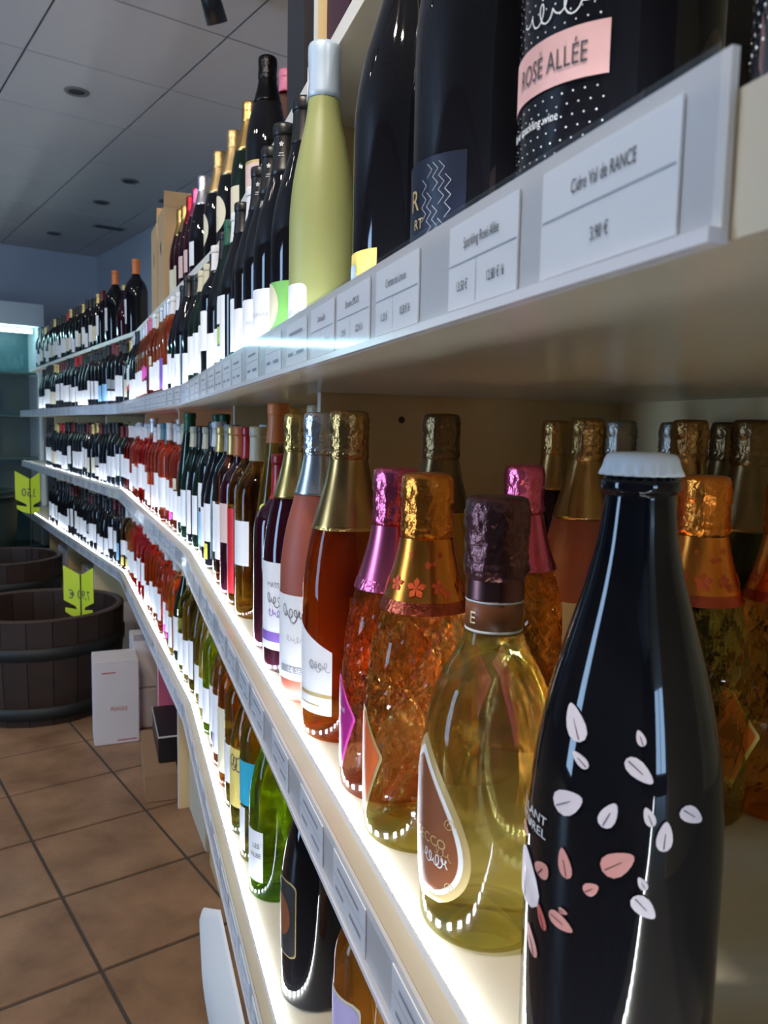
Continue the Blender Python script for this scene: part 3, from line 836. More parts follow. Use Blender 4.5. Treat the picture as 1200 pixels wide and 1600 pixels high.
# 1 black cider with petals
cid = hero('cider_bottle', 'cider', 'dark', 'tall black cider bottle with white crown cap and scattered pink petal print')
def crown_disp(t, z, r): return 0.0010 * math.cos(21 * t) * max(0, min(1, (0.2872 - z) / 0.004)) if r > 0.01 else 0
part(cid, 'crown_cap', lathe_mesh('crown_cap', [(0.0158, 0.2832), (0.0170, 0.2828), (0.0169, 0.2842), (0.0164, 0.2860), (0.0160, 0.2880), (0.0156, 0.2898), (0.0146, 0.2914), (0.0125, 0.2923), (0.008, 0.2927), (0, 0.2928)], 168, crown_disp), M_CROWN)
put(cid, 'B', solve(968, 0.052, 1.0), 0.052)
cam_ang = 52.5
def leaf(L, W, rot):
    pts = []
    for k in range(14):
        t = k / 14 * 2 * PI
        x = math.cos(t); y = math.sin(t)
        w = W * (0.5 * y) * (0.35 + 0.65 * (1 - x) / 2 + 0.25)
        pts.append((x * L / 2, w))
    c, s = math.cos(rot), math.sin(rot)
    return [(p[0] * c - p[1] * s, p[0] * s + p[1] * c) for p in pts]
MPX = 0.000252
petals = [(901, 1160, 62, 34, 115, 'rosewhite'), (988, 1163, 26, 15, 110, 'rosewhite'), (911, 1215, 34, 18, 145, 'rosewhite'), (989, 1214, 54, 28, -40, 'rosewhite'),
          (897, 1290, 54, 42, 35, 'rosewhite'), (953, 1290, 46, 28, 65, 'rosewhite'), (1004, 1284, 32, 18, 112, 'rosewhite'), (1058, 1285, 40, 26, -40, 'rosewhite'), (1025, 1315, 48, 26, 85, 'rosewhite'),
          (968, 1365, 58, 40, 35, 'petal'), (897, 1393, 50, 24, 103, 'petal'), (864, 1429, 32, 28, 60, 'petal'), (935, 1418, 28, 22, 40, 'petal'), (1000, 1392, 24, 14, 120, 'rosewhite'),
          (1004, 1432, 48, 30, -45, 'rosewhite'), (898, 1477, 16, 11, 0, 'petal'), (895, 1498, 44, 28, -15, 'petal'), (866, 1513, 42, 14, 110, 'petalred'), (851, 1573, 52, 18, 108, 'petal'), (831, 1392, 22, 16, 100, 'petal'), (836, 1470, 100, 46, 92, 'rosewhite')]
def cider_point(x, y):
    z = 1.2 - (y - 683) * 0.000252 - 0.9
    half = 145 * rs('cider', z) / 0.043
    q = max(-0.97, min(0.97, (x - 969) / half))
    return cam_ang + math.degrees(math.asin(q)), z, math.sqrt(1 - q * q)
for (x, y, L, W, rot, c) in petals:
    ang, z, cs = cider_point(x, y)
    cs = max(cs, 0.35)
    lf = [(px / cs, py) for px, py in leaf(L * MPX, W * MPX, rot * D2R)]
    pe = link('petal_print', with_mat(decal_mesh('cider', [lf], ang * D2R, z), LB[c]), None, cid)
    r_ = rot * D2R
    vein = [(-L * 0.42 * MPX, -0.0002), (L * 0.12 * MPX, -0.00012), (L * 0.12 * MPX, 0.00012), (-L * 0.42 * MPX, 0.0002)]
    vein = [((a * math.cos(r_) - b * math.sin(r_)) / cs, a * math.sin(r_) + b * math.cos(r_)) for a, b in vein]
    link('vein', with_mat(decal_mesh('cider', [vein], ang * D2R, z, 0.0012), GL['dark']), None, pe)
for txt, y in (('PÉTILLANT', 1352), ('NATUREL', 1374)):
    ang, z, cs = cider_point(868, y)
    link('lettering', text_wrap_mesh('cider', txt, 0.0056, ang * D2R, z, align='RIGHT', sx=1.35), M_WHITEINK, cid)
# 2 pale prosecco with plum foil and teardrop label
pro = hero('sparkling_wine_bottle', 'pear', 'pale', 'pear-shaped pale sparkling wine bottle with plum foil and brown teardrop label')
put(pro, 'B', solve(764, 0.049, 1.0), 0.049)
add_foil(pro, 'pear', 0.202, 'fplum', True)
part(pro, 'neck_band', lathe_mesh('neck_band', [(0.0164, 0.182), (0.0172, 0.1822), (0.0172, 0.2032), (0.0166, 0.2034)], 48), LB['brown'])
for zz in (0.1835, 0.2010):
    part(pro, 'neck_line', lathe_mesh('neck_line', [(0.0172, zz), (0.0174, zz + 0.0002), (0.0174, zz + 0.0012), (0.0172, zz + 0.0014)], 48), M_WHITEINK)
link('lettering', text_wrap_mesh('pear', 'E', 0.010, 20 * D2R, 0.189, 0.0016), M_GOLDINK, pro)
lb = lab(pro, 'pear', 'gold', 0.022, 0.122, -58, 52, 'tear', 0.0005)
for c, inset, off in ((M_WHITEINK, 0.0045, 0.0008), (LB['brown'], 0.0075, 0.0011)):
    k = inset / 0.042 / D2R
    link('label_field', with_mat(patch_mesh('pear', 0.022 + inset, 0.122 - inset * 1.6, (-58 + k) * D2R, (52 - k) * D2R, off, 'tear', cols=18), c), None, lb)
link('lettering', text_wrap_mesh('pear', 'PROSECCO', 0.0085, 31 * D2R, 0.060, 0.0015, 'RIGHT'), M_GOLDINK, lb)
link('script', with_mat(decal_mesh('pear', squiggle(RNG, 0.020, 0.0035), 20 * D2R, 0.052, 0.0015), M_WHITEINK), None, lb)
def scroll(cx, cy, r, turns=1.6, flip=1):
    pts = [(cx + flip * r * (1 - t / (2 * PI * turns) * 0.85) * math.cos(t), cy + r * (1 - t / (2 * PI * turns) * 0.85) * math.sin(t)) for t in [2 * PI * turns * q / 26 for q in range(27)]]
    lp = []
    for p, q in zip(pts[:-1], pts[1:]):
        d = Vector((q[0] - p[0], q[1] - p[1])).normalized(); nn = (-d.y * 0.0003, d.x * 0.0003)
        lp.append([(p[0] + nn[0], p[1] + nn[1]), (q[0] + nn[0], q[1] + nn[1]), (q[0] - nn[0], q[1] - nn[1]), (p[0] - nn[0], p[1] - nn[1])])
    return lp
link('ornament', with_mat(decal_mesh('pear', scroll(0.004, 0.018, 0.004) + scroll(0.004, -0.02, 0.0035, 1.4) + squiggle(RNG, 0.012, 0.003, 8, 0.0003), 28 * D2R, 0.058, 0.0015), M_GOLDINK), None, lb)
# 3 / 4 crystal-cut bottles
def flower(r):
    lps = []
    for k in range(5):
        t = 2 * PI * k / 5 + 0.3
        c, s = math.cos(t), math.sin(t)
        lp = [(0, 0), (r * 0.6, r * 0.32), (r, 0), (r * 0.6, -r * 0.32)]
        lps.append([(a * c - b * s, a * s + b * c) for a, b in lp])
    return lps
def crystal(label, wine, fo, band, field, edge, S, d, rz=0.0, flowers=None):
    o = hero('sparkling_wine_bottle', 'crystal', wine, label)
    put(o, 'B', S, d, rz)
    f = add_foil(o, 'crystal', 0.172, fo, True)
    part(o, 'foil_band', lathe_mesh('foil_band', [(rs('crystal', z) + 0.0014, z) for z in (0.1715, 0.174, 0.177, 0.180)], 48), band)
    if flowers:
        for (ang, z, r) in ((55, 0.190, 0.0075), (88, 0.191, 0.0055), (100, 0.186, 0.004), (72, 0.206, 0.003), (84, 0.207, 0.002), (95, 0.213, 0.0025), (40, 0.213, 0.002), (20, 0.192, 0.006), (-15, 0.19, 0.006), (130, 0.190, 0.006)):
            link('flower_print', with_mat(decal_mesh('crystal', flower(r), ang * D2R, z, 0.0018), flowers), None, f)
    l1 = lab(o, 'crystal', edge, 0.020, 0.098, -56, 30, 'gem', 0.0006)
    link('label_field', with_mat(patch_mesh('crystal', 0.026, 0.094, -50 * D2R, 26 * D2R, 0.0010, 'gem', cols=18), LB[field]), None, l1)
    return o
M_REDBAND = foil('red_band', (0.55, 0.10, 0.05), 0.35); M_FLOWER = mat('orange_flower_print', (0.66, 0.09, 0.02), 0.45)
cr1 = crystal('crystal-cut sparkling bottle with orange flowered foil beside the pear-shaped bottle', 'pale', 'forange', M_REDBAND, 'orange', 'gold', solve(660, 0.050, 1.0), 0.050, 0, M_FLOWER)
cr2 = crystal('crystal-cut rose sparkling bottle with pink foil and magenta label, front row', 'salmon', 'fpink', CAP['fpink'], 'magenta', 'hotpink', solve(613, 0.053, 1.0), 0.053)
link('lettering', text_wrap_mesh('crystal', 'ROSÉ', 0.005, 12 * D2R, 0.070, 0.0014, 'RIGHT'), M_WHITEINK, cr2)
# 5 orange wine, bronze foil, white label
b5 = hero('sparkling_wine_bottle', 'champagne', 'orange', 'orange sparkling wine bottle with bronze foil and slanted white label')
S5 = solve(541, 0.050, 1.0); put(b5, 'B', S5, 0.050)
f5 = add_foil(b5, 'champagne', 0.205, 'fbrown', True)
link('foil_edge', with_mat(lathe_mesh('foil_edge', [(rs('champagne', z) + 0.0013, z) for z in (0.2045, 0.206, 0.2075)], 48), CAP['fgold']), None, f5)
l5 = lab(b5, 'champagne', 'white', 0.028, 0.128, -45, 57, 'slant', 0.0006)
lab(l5, 'champagne', 'gold', 0.045, 0.0485, -45, 57, 'rect', 0.0010, 'gold_line'); lab(l5, 'champagne', 'gold', 0.036, 0.0372, -20, 40, 'rect', 0.0010, 'gold_line')
link('script', with_mat(decal_mesh('champagne', squiggle(RNG, 0.022, 0.004), 38 * D2R, 0.075, 0.0012), M_GREYINK), None, l5)
link('lettering', text_wrap_mesh('champagne', 'Côt', 0.010, 42 * D2R, 0.073, 0.0012, 'RIGHT'), M_GREYINK, l5)
lab(b5, 'champagne', 'mustard', 0.05, 0.125, 150, 250, 'rect', 0.0006, 'back_label')
# 6 satin brown-red with silver foil
b6 = hero('sparkling_wine_bottle', 'champagne', 'satin', 'satin brown-red sparkling bottle with silver white foil and white label')
S6 = S5 + 0.112; put(b6, 'B', S6, 0.050)
add_foil(b6, 'champagne', 0.228, 'fsilver', True)
l6 = lab(b6, 'champagne', 'white', 0.026, 0.120, -55, 60, 'rect', 0.0006)
link('script', with_mat(decal_mesh('champagne', squiggle(RNG, 0.03, 0.007, 14, 0.0007), 36 * D2R, 0.100, 0.0012), M_INK), None, l6)
link('script', with_mat(decal_mesh('champagne', squiggle(RNG, 0.024, 0.003, 14, 0.0004), 40 * D2R, 0.072, 0.0012), M_GREYINK), None, l6)
lab(l6, 'champagne', 'grey', 0.034, 0.042, 10, 60, 'rect', 0.0010, 'label_band')
link('lettering', text_wrap_mesh('champagne', 'DE SEC', 0.0075, 58 * D2R, 0.0355, 0.0014, 'RIGHT'), M_WHITEINK, l6)
# 7 dark rose with gold foil
b7 = hero('sparkling_wine_bottle', 'champagne', 'darkred', 'dark red sparkling bottle with gold foil and purple-banded white label')
S7 = S6 + 0.108; put(b7, 'B', S7, 0.050)
f7 = add_foil(b7, 'champagne', 0.215, 'fgold', True)
l7 = lab(b7, 'champagne', 'white', 0.03, 0.138, -55, 58, 'rect', 0.0006)
lab(l7, 'champagne', 'purple', 0.040, 0.052, -55, 58, 'rect', 0.0010, 'purple_band')
link('lettering', text_wrap_mesh('champagne', 'MASSA', 0.009, 55 * D2R, 0.108, 0.0012, 'RIGHT'), M_GREYINK, l7)
link('script', with_mat(decal_mesh('champagne', squiggle(RNG, 0.026, 0.006, 12, 0.0007), 38 * D2R, 0.092, 0.0012), M_INK), None, l7)
link('script', with_mat(decal_mesh('champagne', squiggle(RNG, 0.022, 0.004, 12, 0.0007), 40 * D2R, 0.076, 0.0012), LB['purple']), None, l7)
# 8.. towards the bend
def simple(label, sh, S, d, shape, g, cap, capz, labs, kind='wine_bottle', hi=True, rz=0.0):
    o = hero(kind, shape, g, label, hi)
    put(o, sh, S, d, rz)
    if sh == 'A' and shape == 'champagne': o.scale = (1, 1, 0.985)
    h = top_of(shape)
    if cap and cap.startswith('f'): add_foil(o, shape, capz, cap, hi)
    elif cap: part(o, 'capsule', capsule_mesh(shape, capz or round(h - 0.052, 4)), CAP[cap])
    ls = []
    for (c, z0, z1, a0, a1, kd) in labs: ls.append(lab(o, shape, c, z0, z1, a0, a1, kd))
    return o, ls
S8 = S7 + 0.102
simple('short purple-red bottle with red capsule between gold foil and yellow bottles', 'B', S8, 0.050, 'dome', 'darkred', 'red', 0.232, [])[0].scale = (1, 1, 0.88)
o9, _ = simple('pale yellow bottle with orange capsule and bright yellow decoration', 'B', S8 + 0.092, 0.062, 'flute', 'yellow', 'orange', 0.278, [('lemon', .13, .19, 20, 95, 'round'), ('blue', .03, .11, -30, 45, 'rect'), ('orange', .05, .075, 0, 40, 'rect')])
simple('clear white-wine bottle with ribbed cream cap behind the yellow bottle', 'B', S8 + 0.150, 0.135, 'flute', 'pale', 'cream', 0.30, [('blue', .03, .12, -40, 50, 'rect')])
simple('golden wine bottle with cream capsule and white label', 'B', S8 + 0.182, 0.049, 'bordeaux', 'amber', 'cream', None, [('white', .085, .155, -50, 56, 'rect')])
simple('golden wine bottle with red capsule and narrow red label', 'B', S8 + 0.272, 0.049, 'bordeaux', 'amber', 'red', None, [('red', .022, .165, -40, 36, 'rect')])
oo, ls = simple('dark rose bottle with orange capsule and pale pink label', 'B', S8 + 0.362, 0.049, 'dome', 'darkred', 'orange', None, [('palepink', .095, .165, -50, 60, 'rect')])
simple('dark rose bottle with tan capsule behind the orange-capped bottle', 'B', S8 + 0.37, 0.142, 'flute', 'rose', 'gold', None, [('white', .04, .15, -40, 40, 'rect')], hi=False)
simple('rose bottle with tan capsule and narrow white label beside dark bottles', 'B', S8 + 0.452, 0.049, 'bordeaux', 'rose', 'gold', None, [('white', .05, .155, -40, 34, 'rect')], hi=False)
S_B_END = S8 + 0.452
# second row behind, near section
simple('amber sparkling bottle with dark bronze foil behind the orange-foil bottle', 'B', solve(684, 0.155, 1.05), 0.155, 'champagne', 'amber', 'fdark', 0.218, [], 'sparkling_wine_bottle')
crystal('crystal-cut amber bottle with pink foil in the second row', 'orange', 'fpink', CAP['fpink'], 'magenta', 'hotpink', solve(810, 0.205, 1.0), 0.205)
simple('rose sparkling bottle with bronze foil, back row beside the pink foil', 'B', solve(862, 0.40, 1.05), 0.40, 'champagne', 'darkred', 'fbrown', 0.225, [('cream', .04, .11, -50, 60, 'rect')], 'sparkling_wine_bottle')
simple('brown sparkling bottle with gold foil and cream label behind the black cider bottle', 'B', solve(908, 0.325, 1.05), 0.325, 'champagne', 'satin', 'fbrown', 0.208, [('cream', .05, .12, -45, 70, 'rect')], 'sparkling_wine_bottle')
simple('sparkling bottle with grey gold foil behind the white crown cap, back row', 'B', solve(960, 0.43, 1.05), 0.43, 'champagne', 'satin', 'fgrey', 0.215, [('cream', .05, .12, -45, 60, 'rect')], 'sparkling_wine_bottle')
simple('sparkling bottle with pale grey foil against the back panel', 'B', solve(1044, 0.53, 1.05), 0.53, 'champagne', 'darkgreen', 'fgrey', 0.22, [('cream', .05, .12, -45, 60, 'rect')], 'sparkling_wine_bottle')
simple('dark green sparkling bottle with bronze foil behind the orange crystal bottle', 'B', solve(1065, 0.43, 1.05), 0.43, 'champagne', 'darkgreen', 'fbrown', 0.215, [('cream', .05, .12, -45, 60, 'rect')], 'sparkling_wine_bottle')
crystal('crystal-cut bottle with orange foil right behind the black cider bottle', 'olive', 'forange', M_REDBAND, 'orange', 'gold', solve(1083, 0.272, 1.0), 0.272, 0, M_FLOWER)
simple('olive sparkling bottle with dark foil, back row beside the upright', 'B', solve(1124, 0.545, 1.05), 0.545, 'champagne', 'darkgreen', 'fdark', 0.215, [], 'sparkling_wine_bottle')
simple('olive green sparkling bottle with dark bronze foil between two orange foils', 'B', solve(1160, 0.452, 1.05), 0.452, 'champagne', 'olive', 'fdark', 0.205, [], 'sparkling_wine_bottle')
crystal('crystal-cut amber bottle with orange foil at the end of the second row', 'orange', 'forange', M_REDBAND, 'orange', 'gold', solve(1218, 0.345, 1.0), 0.345, 0, M_FLOWER)

# ---- A shelf near bottles
def dots_mesh(shape, z0, z1, a0, a1, step, r, off):
    lp = []
    vs, fs = [], []
    z = z0; row = 0
    while z < z1:
        a = a0 + (step / 2 if row % 2 else 0)
        while a < a1:
            b = len(vs)
            vs += wrap(shape, [(r * math.cos(t), r * math.sin(t)) for t in [2 * PI * q / 6 for q in range(6)]], a, z, off)
            fs.append([b + q for q in range(6)])
            a += step
        z += step * 0.045 * 0.9; row += 1
    return mesh_from('dot_print', vs, fs)
def allee(label, S, d):
    o = hero('sparkling_wine_bottle', 'champagne', 'dark', label)
    put(o, 'A', S, d); o.scale = (1, 1, 0.985)
    add_foil(o, 'champagne', 0.22, 'fblack', True)
    tag(part(o, 'dot_print', dots_mesh('champagne', 0.025, 0.19, -60 * D2R, 50 * D2R, 0.115, 0.00042, 0.0006), M_WHITEINK), kind='stuff')
    l = lab(o, 'champagne', 'pink', 0.057, 0.078, -60, 51, 'rect', 0.0009)
    link('lettering', text_wrap_mesh('champagne', 'ROSÉ ALLÉE', 0.0120, 40 * D2R, 0.0630, 0.0013, 'RIGHT', 0.62), M_INK, l)
    link('lettering', text_wrap_mesh('champagne', 'Rosé sparkling wine', 0.0055, 24 * D2R, 0.043, 0.0010, 'RIGHT', 0.8), M_WHITEINK, o)
    link('script', with_mat(decal_mesh('champagne', squiggle(RNG, 0.04, 0.004, 16, 0.0005), 20 * D2R, 0.088, 0.0010), M_WHITEINK), None, o)
    link('gold_emblem', with_mat(decal_mesh('champagne', flower(0.013) + scroll(0, 0, 0.011), 5 * D2R, 0.112, 0.0010), M_GOLDINK), None, o)
    return o
allee('black dotted sparkling bottle with pink band label at the rail end', solve(967, 0.052, 1.36), 0.052)
simple('plain black sparkling bottle behind the dotted pink-label bottle', 'A', solve(1085, 0.19, 1.36), 0.19, 'champagne', 'dark', 'fblack', 0.22, [], 'sparkling_wine_bottle')
allee('second black dotted sparkling bottle with pink band label, beyond the rail end', -0.165, 0.052)
olx, ls = simple('black sparkling bottle with navy geometric label and gold lettering', 'A', solve(757, 0.050, 1.36), 0.050, 'champagne', 'dark', 'fblack', 0.215, [('navy', .006, .070, -55, 52, 'rect')], 'sparkling_wine_bottle')
L0 = ls[0]
link('lettering', text_wrap_mesh('champagne', 'DE LIMOUX', 0.0062, 29 * D2R, 0.0185, 0.0012, 'RIGHT'), M_GOLDINK, L0)
link('lettering', text_wrap_mesh('champagne', 'CONTRÔLÉE', 0.0034, 29 * D2R, 0.0135, 0.0012, 'RIGHT'), M_GOLDINK, L0)
link('lettering', text_wrap_mesh('champagne', 'RT', 0.0085, 14 * D2R, 0.0310, 0.0012, 'RIGHT'), M_GOLDINK, L0)
link('lettering', text_wrap_mesh('champagne', 'R', 0.018, 8 * D2R, 0.042, 0.0012, 'RIGHT'), M_GOLDINK, L0)
zig = []
for row in range(5):
    for q in range(5):
        x, y = -0.006 + q * 0.0045, 0.008 * row
        for (xa, ya, xb, yb) in ((x, y, x + 0.004, y + 0.004), (x + 0.004, y + 0.004, x, y + 0.008)):
            if (row * 7 + q * 3) % 4 == 0: continue
            dx, dy = Vector((xb - xa, yb - ya)).normalized(); t = 0.00018
            zig.append([(xa - dy * t, ya + dx * t), (xb - dy * t, yb + dx * t), (xb + dy * t, yb - dx * t), (xa + dy * t, ya - dx * t)])
link('zigzag_print', with_mat(decal_mesh('champagne', zig, 20 * D2R, 0.026, 0.0012), M_GREYINK), None, L0)
og, ls = simple('black sparkling bottle with round grey label behind the navy label', 'A', solve(682, 0.118, 1.36), 0.118, 'champagne', 'dark', 'fblack', 0.215, [('white', .004, .052, -30, 55, 'oval')], 'sparkling_wine_bottle')
link('label_field', with_mat(patch_mesh('champagne', .006, .050, -26 * D2R, 51 * D2R, 0.0009, 'oval'), LB['grey']), None, ls[0])
link('lettering', text_wrap_mesh('champagne', 'TE', 0.008, 40 * D2R, 0.024, 0.0013, 'RIGHT'), M_WHITEINK, ls[0])
oy, ls = simple('tall dark wine bottle with yellow picture label beside the frosted bottle', 'A', solve(634, 0.049, 1.36), 0.049, 'burgundy', 'dark', 'black', None, [('yellow', .002, .045, -50, 40, 'rect')])
link('label_picture', with_mat(patch_mesh('burgundy', .004, .036, -20 * D2R, 8 * D2R, 0.0009), LB['sky']), None, ls[0])
fz = solve(504, 0.046, 1.40)
SHAPES['frosted'] = PUNT(0.0352) + [(0.0352, 0.05), (0.0352, 0.11), (0.0345, 0.140), (0.031, 0.172), (0.0248, 0.204), (0.0195, 0.228), (0.0168, 0.248), (0.0160, 0.278), (0.0163, 0.292), (0.0163, 0.300), (0.0148, 0.305), (0, 0.305)]
of, ls = simple('frosted yellow-green bottle with ice blue capsule and rounded white label', 'A', fz, 0.046, 'frosted', 'frost', 'ice', 0.252, [('white', .005, .062, -50, 50, 'round')])
link('lettering', text_wrap_mesh('frosted', 'GRANGE', 0.009, 40 * D2R, 0.030, 0.0011, 'RIGHT'), M_GREYINK, ls[0])
part(of, 'neck_sticker', patch_mesh('frosted', .248, .285, -40 * D2R, 12 * D2R, 0.0014, 'oval'), LB['white'])
simple('dark wine bottle with black capsule right behind the frosted bottle', 'A', fz + 0.035, 0.142, 'burgundy', 'dark', 'black', None, [('white', .03, .1, -40, 40, 'rect')], hi=False)
ol, ls = simple('dark wine bottle with green and white leaf label', 'A', fz + 0.125, 0.055, 'burgundy', 'dark', 'black', None, [('green', .012, .085, -45, 55, 'rect')])
link('label_picture', with_mat(patch_mesh('burgundy', .03, .085, -40 * D2R, 30 * D2R, 0.0009, 'oval'), LB['cream']), None, ls[0])
sA = fz + 0.215
emblem = lambda o, sh: link('capsule_emblem', with_mat(decal_mesh(sh, flower(0.0035) + bars([(-0.003, -0.012, 0.006, 0.001), (-0.004, -0.015, 0.008, 0.001)]), 60 * D2R, top_of(sh) - 0.026, 0.0014), M_WHITEINK), None, o)
for q in range(3):
    o, ls = simple(['first', 'second', 'third'][q] + ' dark wine bottle with white capsule emblem past the leaf label', 'A', sA + 0.09 * q, 0.049, 'burgundy', 'dark', 'black', 0.236, [('white', .012, .09, -50, 56, 'rect')])
    emblem(o, 'burgundy')
    link('lettering', text_wrap_mesh('burgundy', ['DOMAINE', 'FONTS', 'MAS'][q], 0.007, 50 * D2R, 0.055, 0.0011, 'RIGHT'), M_GREYINK, ls[0])
simple('dark bottle with slim orange capsule behind the emblem bottles', 'A', sA + 0.085, 0.15, 'bordeaux', 'dark', 'orange', None, [('white', .03, .1, -40, 40, 'rect')], hi=False)
S_A_END = sA + 0.09 * 2

# ---- C shelf near bottles
simple('amber wine bottle with lavender rounded label at the near end of the lower shelf', 'C', solve(583, 0.060, 0.60), 0.060, 'dome', 'orange', 'white', None, [('cream', .05, .165, -60, 54, 'round'), ], 'wine_bottle')
om = [o for o in C.objects if o.get('label', '').startswith('amber wine bottle with lavender')][0]
lab(om, 'dome', 'lavender', .053, .162, -58, 51, 'round', 0.0009, 'label_field')
lab(om, 'dome', 'white', .056, .12, -56, 20, 'leafcut', 0.0012, 'label_picture')
oc, ls = simple('black wine bottle with gold-edged dark label on the lower shelf', 'C', solve(496, 0.058, 0.62), 0.058, 'champagne', 'dark', 'black', 0.24, [('gold', .062, .155, -45, 42, 'round')])
link('label_field', with_mat(patch_mesh('champagne', .064, .153, -43 * D2R, 40 * D2R, 0.0009, 'round'), LB['black']), None, ls[0])
link('label_picture', with_mat(patch_mesh('champagne', .085, .135, -20 * D2R, 30 * D2R, 0.0012, 'oval'), LB['brown']), None, ls[0])
SC1 = solve(433, 0.052, 0.64)
oc, ls = simple('bright green wine bottle with white label on the lower shelf', 'C', SC1, 0.052, 'burgundy', 'green', 'cream', None, [('white', .030, .105, -55, 50, 'rect')])
link('lettering', text_wrap_mesh('burgundy', 'LES', 0.010, 42 * D2R, 0.080, 0.0011, 'RIGHT'), M_INK, ls[0]); link('lettering', text_wrap_mesh('burgundy', 'ALBE', 0.010, 46 * D2R, 0.066, 0.0011, 'RIGHT'), M_INK, ls[0])
oc, ls = simple('olive green wine bottle with turquoise label on the lower shelf', 'C', SC1 + 0.100, 0.050, 'bordeaux', 'olive', 'white', None, [('turq', .095, .165, -50, 58, 'rect'), ('white', .02, .09, 0, 30, 'rect')])
oc, ls = simple('dark olive wine bottle with yellow lettered black label', 'C', SC1 + 0.190, 0.050, 'burgundy', 'olive', 'gold', None, [('yellow', .05, .15, -20, 50, 'rect')])
link('script', with_mat(decal_mesh('burgundy', squiggle(RNG, 0.02, 0.012, 10, 0.0014), 30 * D2R, 0.125, 0.0011), M_INK), None, ls[0])
simple('olive wine bottle with grey-white label between yellow-lettered and orange bottles', 'C', SC1 + 0.280, 0.050, 'bordeaux', 'olive', 'black', None, [('white', .05, .12, -50, 56, 'rect')])
simple('orange wine bottle with cream label on the lower shelf', 'C', SC1 + 0.372, 0.050, 'dome', 'orange', 'white', None, [('cream', .03, .155, -50, 40, 'rect'), ('yellow', .12, .135, 40, 62, 'rect')])
simple('salmon wine bottle with lilac-white label on the lower shelf', 'C', SC1 + 0.464, 0.050, 'dome', 'rose', 'pink', None, [('white', .03, .15, -50, 44, 'rect'), ('lavender', .04, .07, -40, 20, 'rect')])
S_C_END = SC1 + 0.464

# ---- U shelf (top)
dU = 0.135
def ubottle(vn, px): return bottle(vn, 'U', solve(px, dU, Z['U'] + 0.2), dU)
ubottle('sp_black', 418)
simple('tall salmon rose bottle beside the black gift box on the top shelf', 'U', solve(447, 0.192, 1.85), 0.192, 'flute', 'rose', 'pink', 0.29, [], hi=False)
for vn, px in (('sp_gold', 391), ('sp_matt', 366), ('sp_matt', 344), ('sp_silver', 319)):
    o_ = ubottle(vn, px)
    if px == 366: o_['label'] = 'matt gold foil sparkling bottle next to the dark green gold-foil one'
    if px == 344: o_['label'] = 'matt gold foil sparkling bottle next to the silver foil one'
s = solve(319, dU, 1.8)
for vn in ('sp_pink', 'sp_red', 'sp_goldred', 'sp_goldred'):
    s += 0.105; bottle(vn, 'U', s, dU)
S_UBOX = s + 0.13
V['mag_orange'] = dict(shape='magnum', glass='dark', cap='orange', labs=[('white', .07, .19, 30, 'rect')], desc='large black magnum bottle with orange capsule', kind='wine_bottle', capz=.318)
sm = solve(213, 0.16, 1.8); m1 = bottle('mag_orange', 'U', sm, 0.16); m1['label'] = 'large black magnum with orange capsule right beside the tan carton'
m2 = bottle('mag_orange', 'U', solve(181, 0.15, 1.8), 0.15); m2['label'] = 'large black magnum with orange capsule beside the row of small dark bottles'
simple('rounded dark red carafe bottle in front of the magnums on the top shelf', 'U', solve(196, 0.115, 1.7), 0.115, 'pear', 'darkred', 'gold', 0.235, [], hi=False)
s = solve(163, 0.13, 1.75)
seqU = ['red_tall', 'red_cream', 'red_white', 'red_low', 'red_white', 'red_cream', 'red_white', 'red_low', 'red_white', 'red_cream', 'red_redcap', 'red_white', 'red_low', 'red_white', 'red_white', 'red_cream', 'red_white', 'red_low']
k = 0
while s < S_BEND[3] - 0.12 and k < 26:
    bottle(seqU[k % len(seqU)], 'U', s, 0.125); s += 0.098; k += 1

# ---- filling the rest of the rows
def run(sh, s0, seq, pitch=0.0875, d=0.050, s1=None, skip_parts=False):
    s = s0; k = 0
    s1 = s1 or S_BEND[3] - 0.06
    for vn in seq:
        r = SHAPES[V[vn]['shape']][6][0]
        if s > s1: return s
        for b in S_BEND[1:3]:
            if abs(s - b) < 0.01: s = b + 0.012
        if skip_parts and any(abs(s - S) < r + 0.014 for S, _ in UPR): s += 2 * (r + 0.014) * 0.55
        if skip_parts and any(abs(s - S) < r + 0.012 for S, _ in UPR): s += pitch; continue
        bottle(vn, sh, s, d + random.uniform(-0.003, 0.006))
        s += pitch + random.uniform(-0.002, 0.004)
    return s
def rep(*pairs):
    out = []
    for v, n in pairs: out += [v] * n
    return out
seqA = rep(('drk_whitecap', 1), ('drk_tallwhite', 1), ('drk_lime', 1), ('drk_green', 1), ('red_low', 1), ('drk_arch', 1), ('drk_tallwhite', 1), ('drk_creamcap', 2), ('red_low', 3), ('drk_whitecap', 1), ('rose_low', 1),
           ('rose_blue', 1), ('rose_slim', 2), ('rose_gold', 1), ('rose_blue', 1), ('rose_flower', 2), ('rose_slim', 3), ('red_low', 2), ('red_redband', 2), ('red_cream', 1), ('red_white', 2), ('red_grey', 2), ('red_blue', 2), ('red_white', 3),
           ('red_low', 3), ('red_redcap', 2), ('red_white', 3), ('red_tall', 3), ('red_cream', 2), ('red_white', 3), ('red_low', 3))
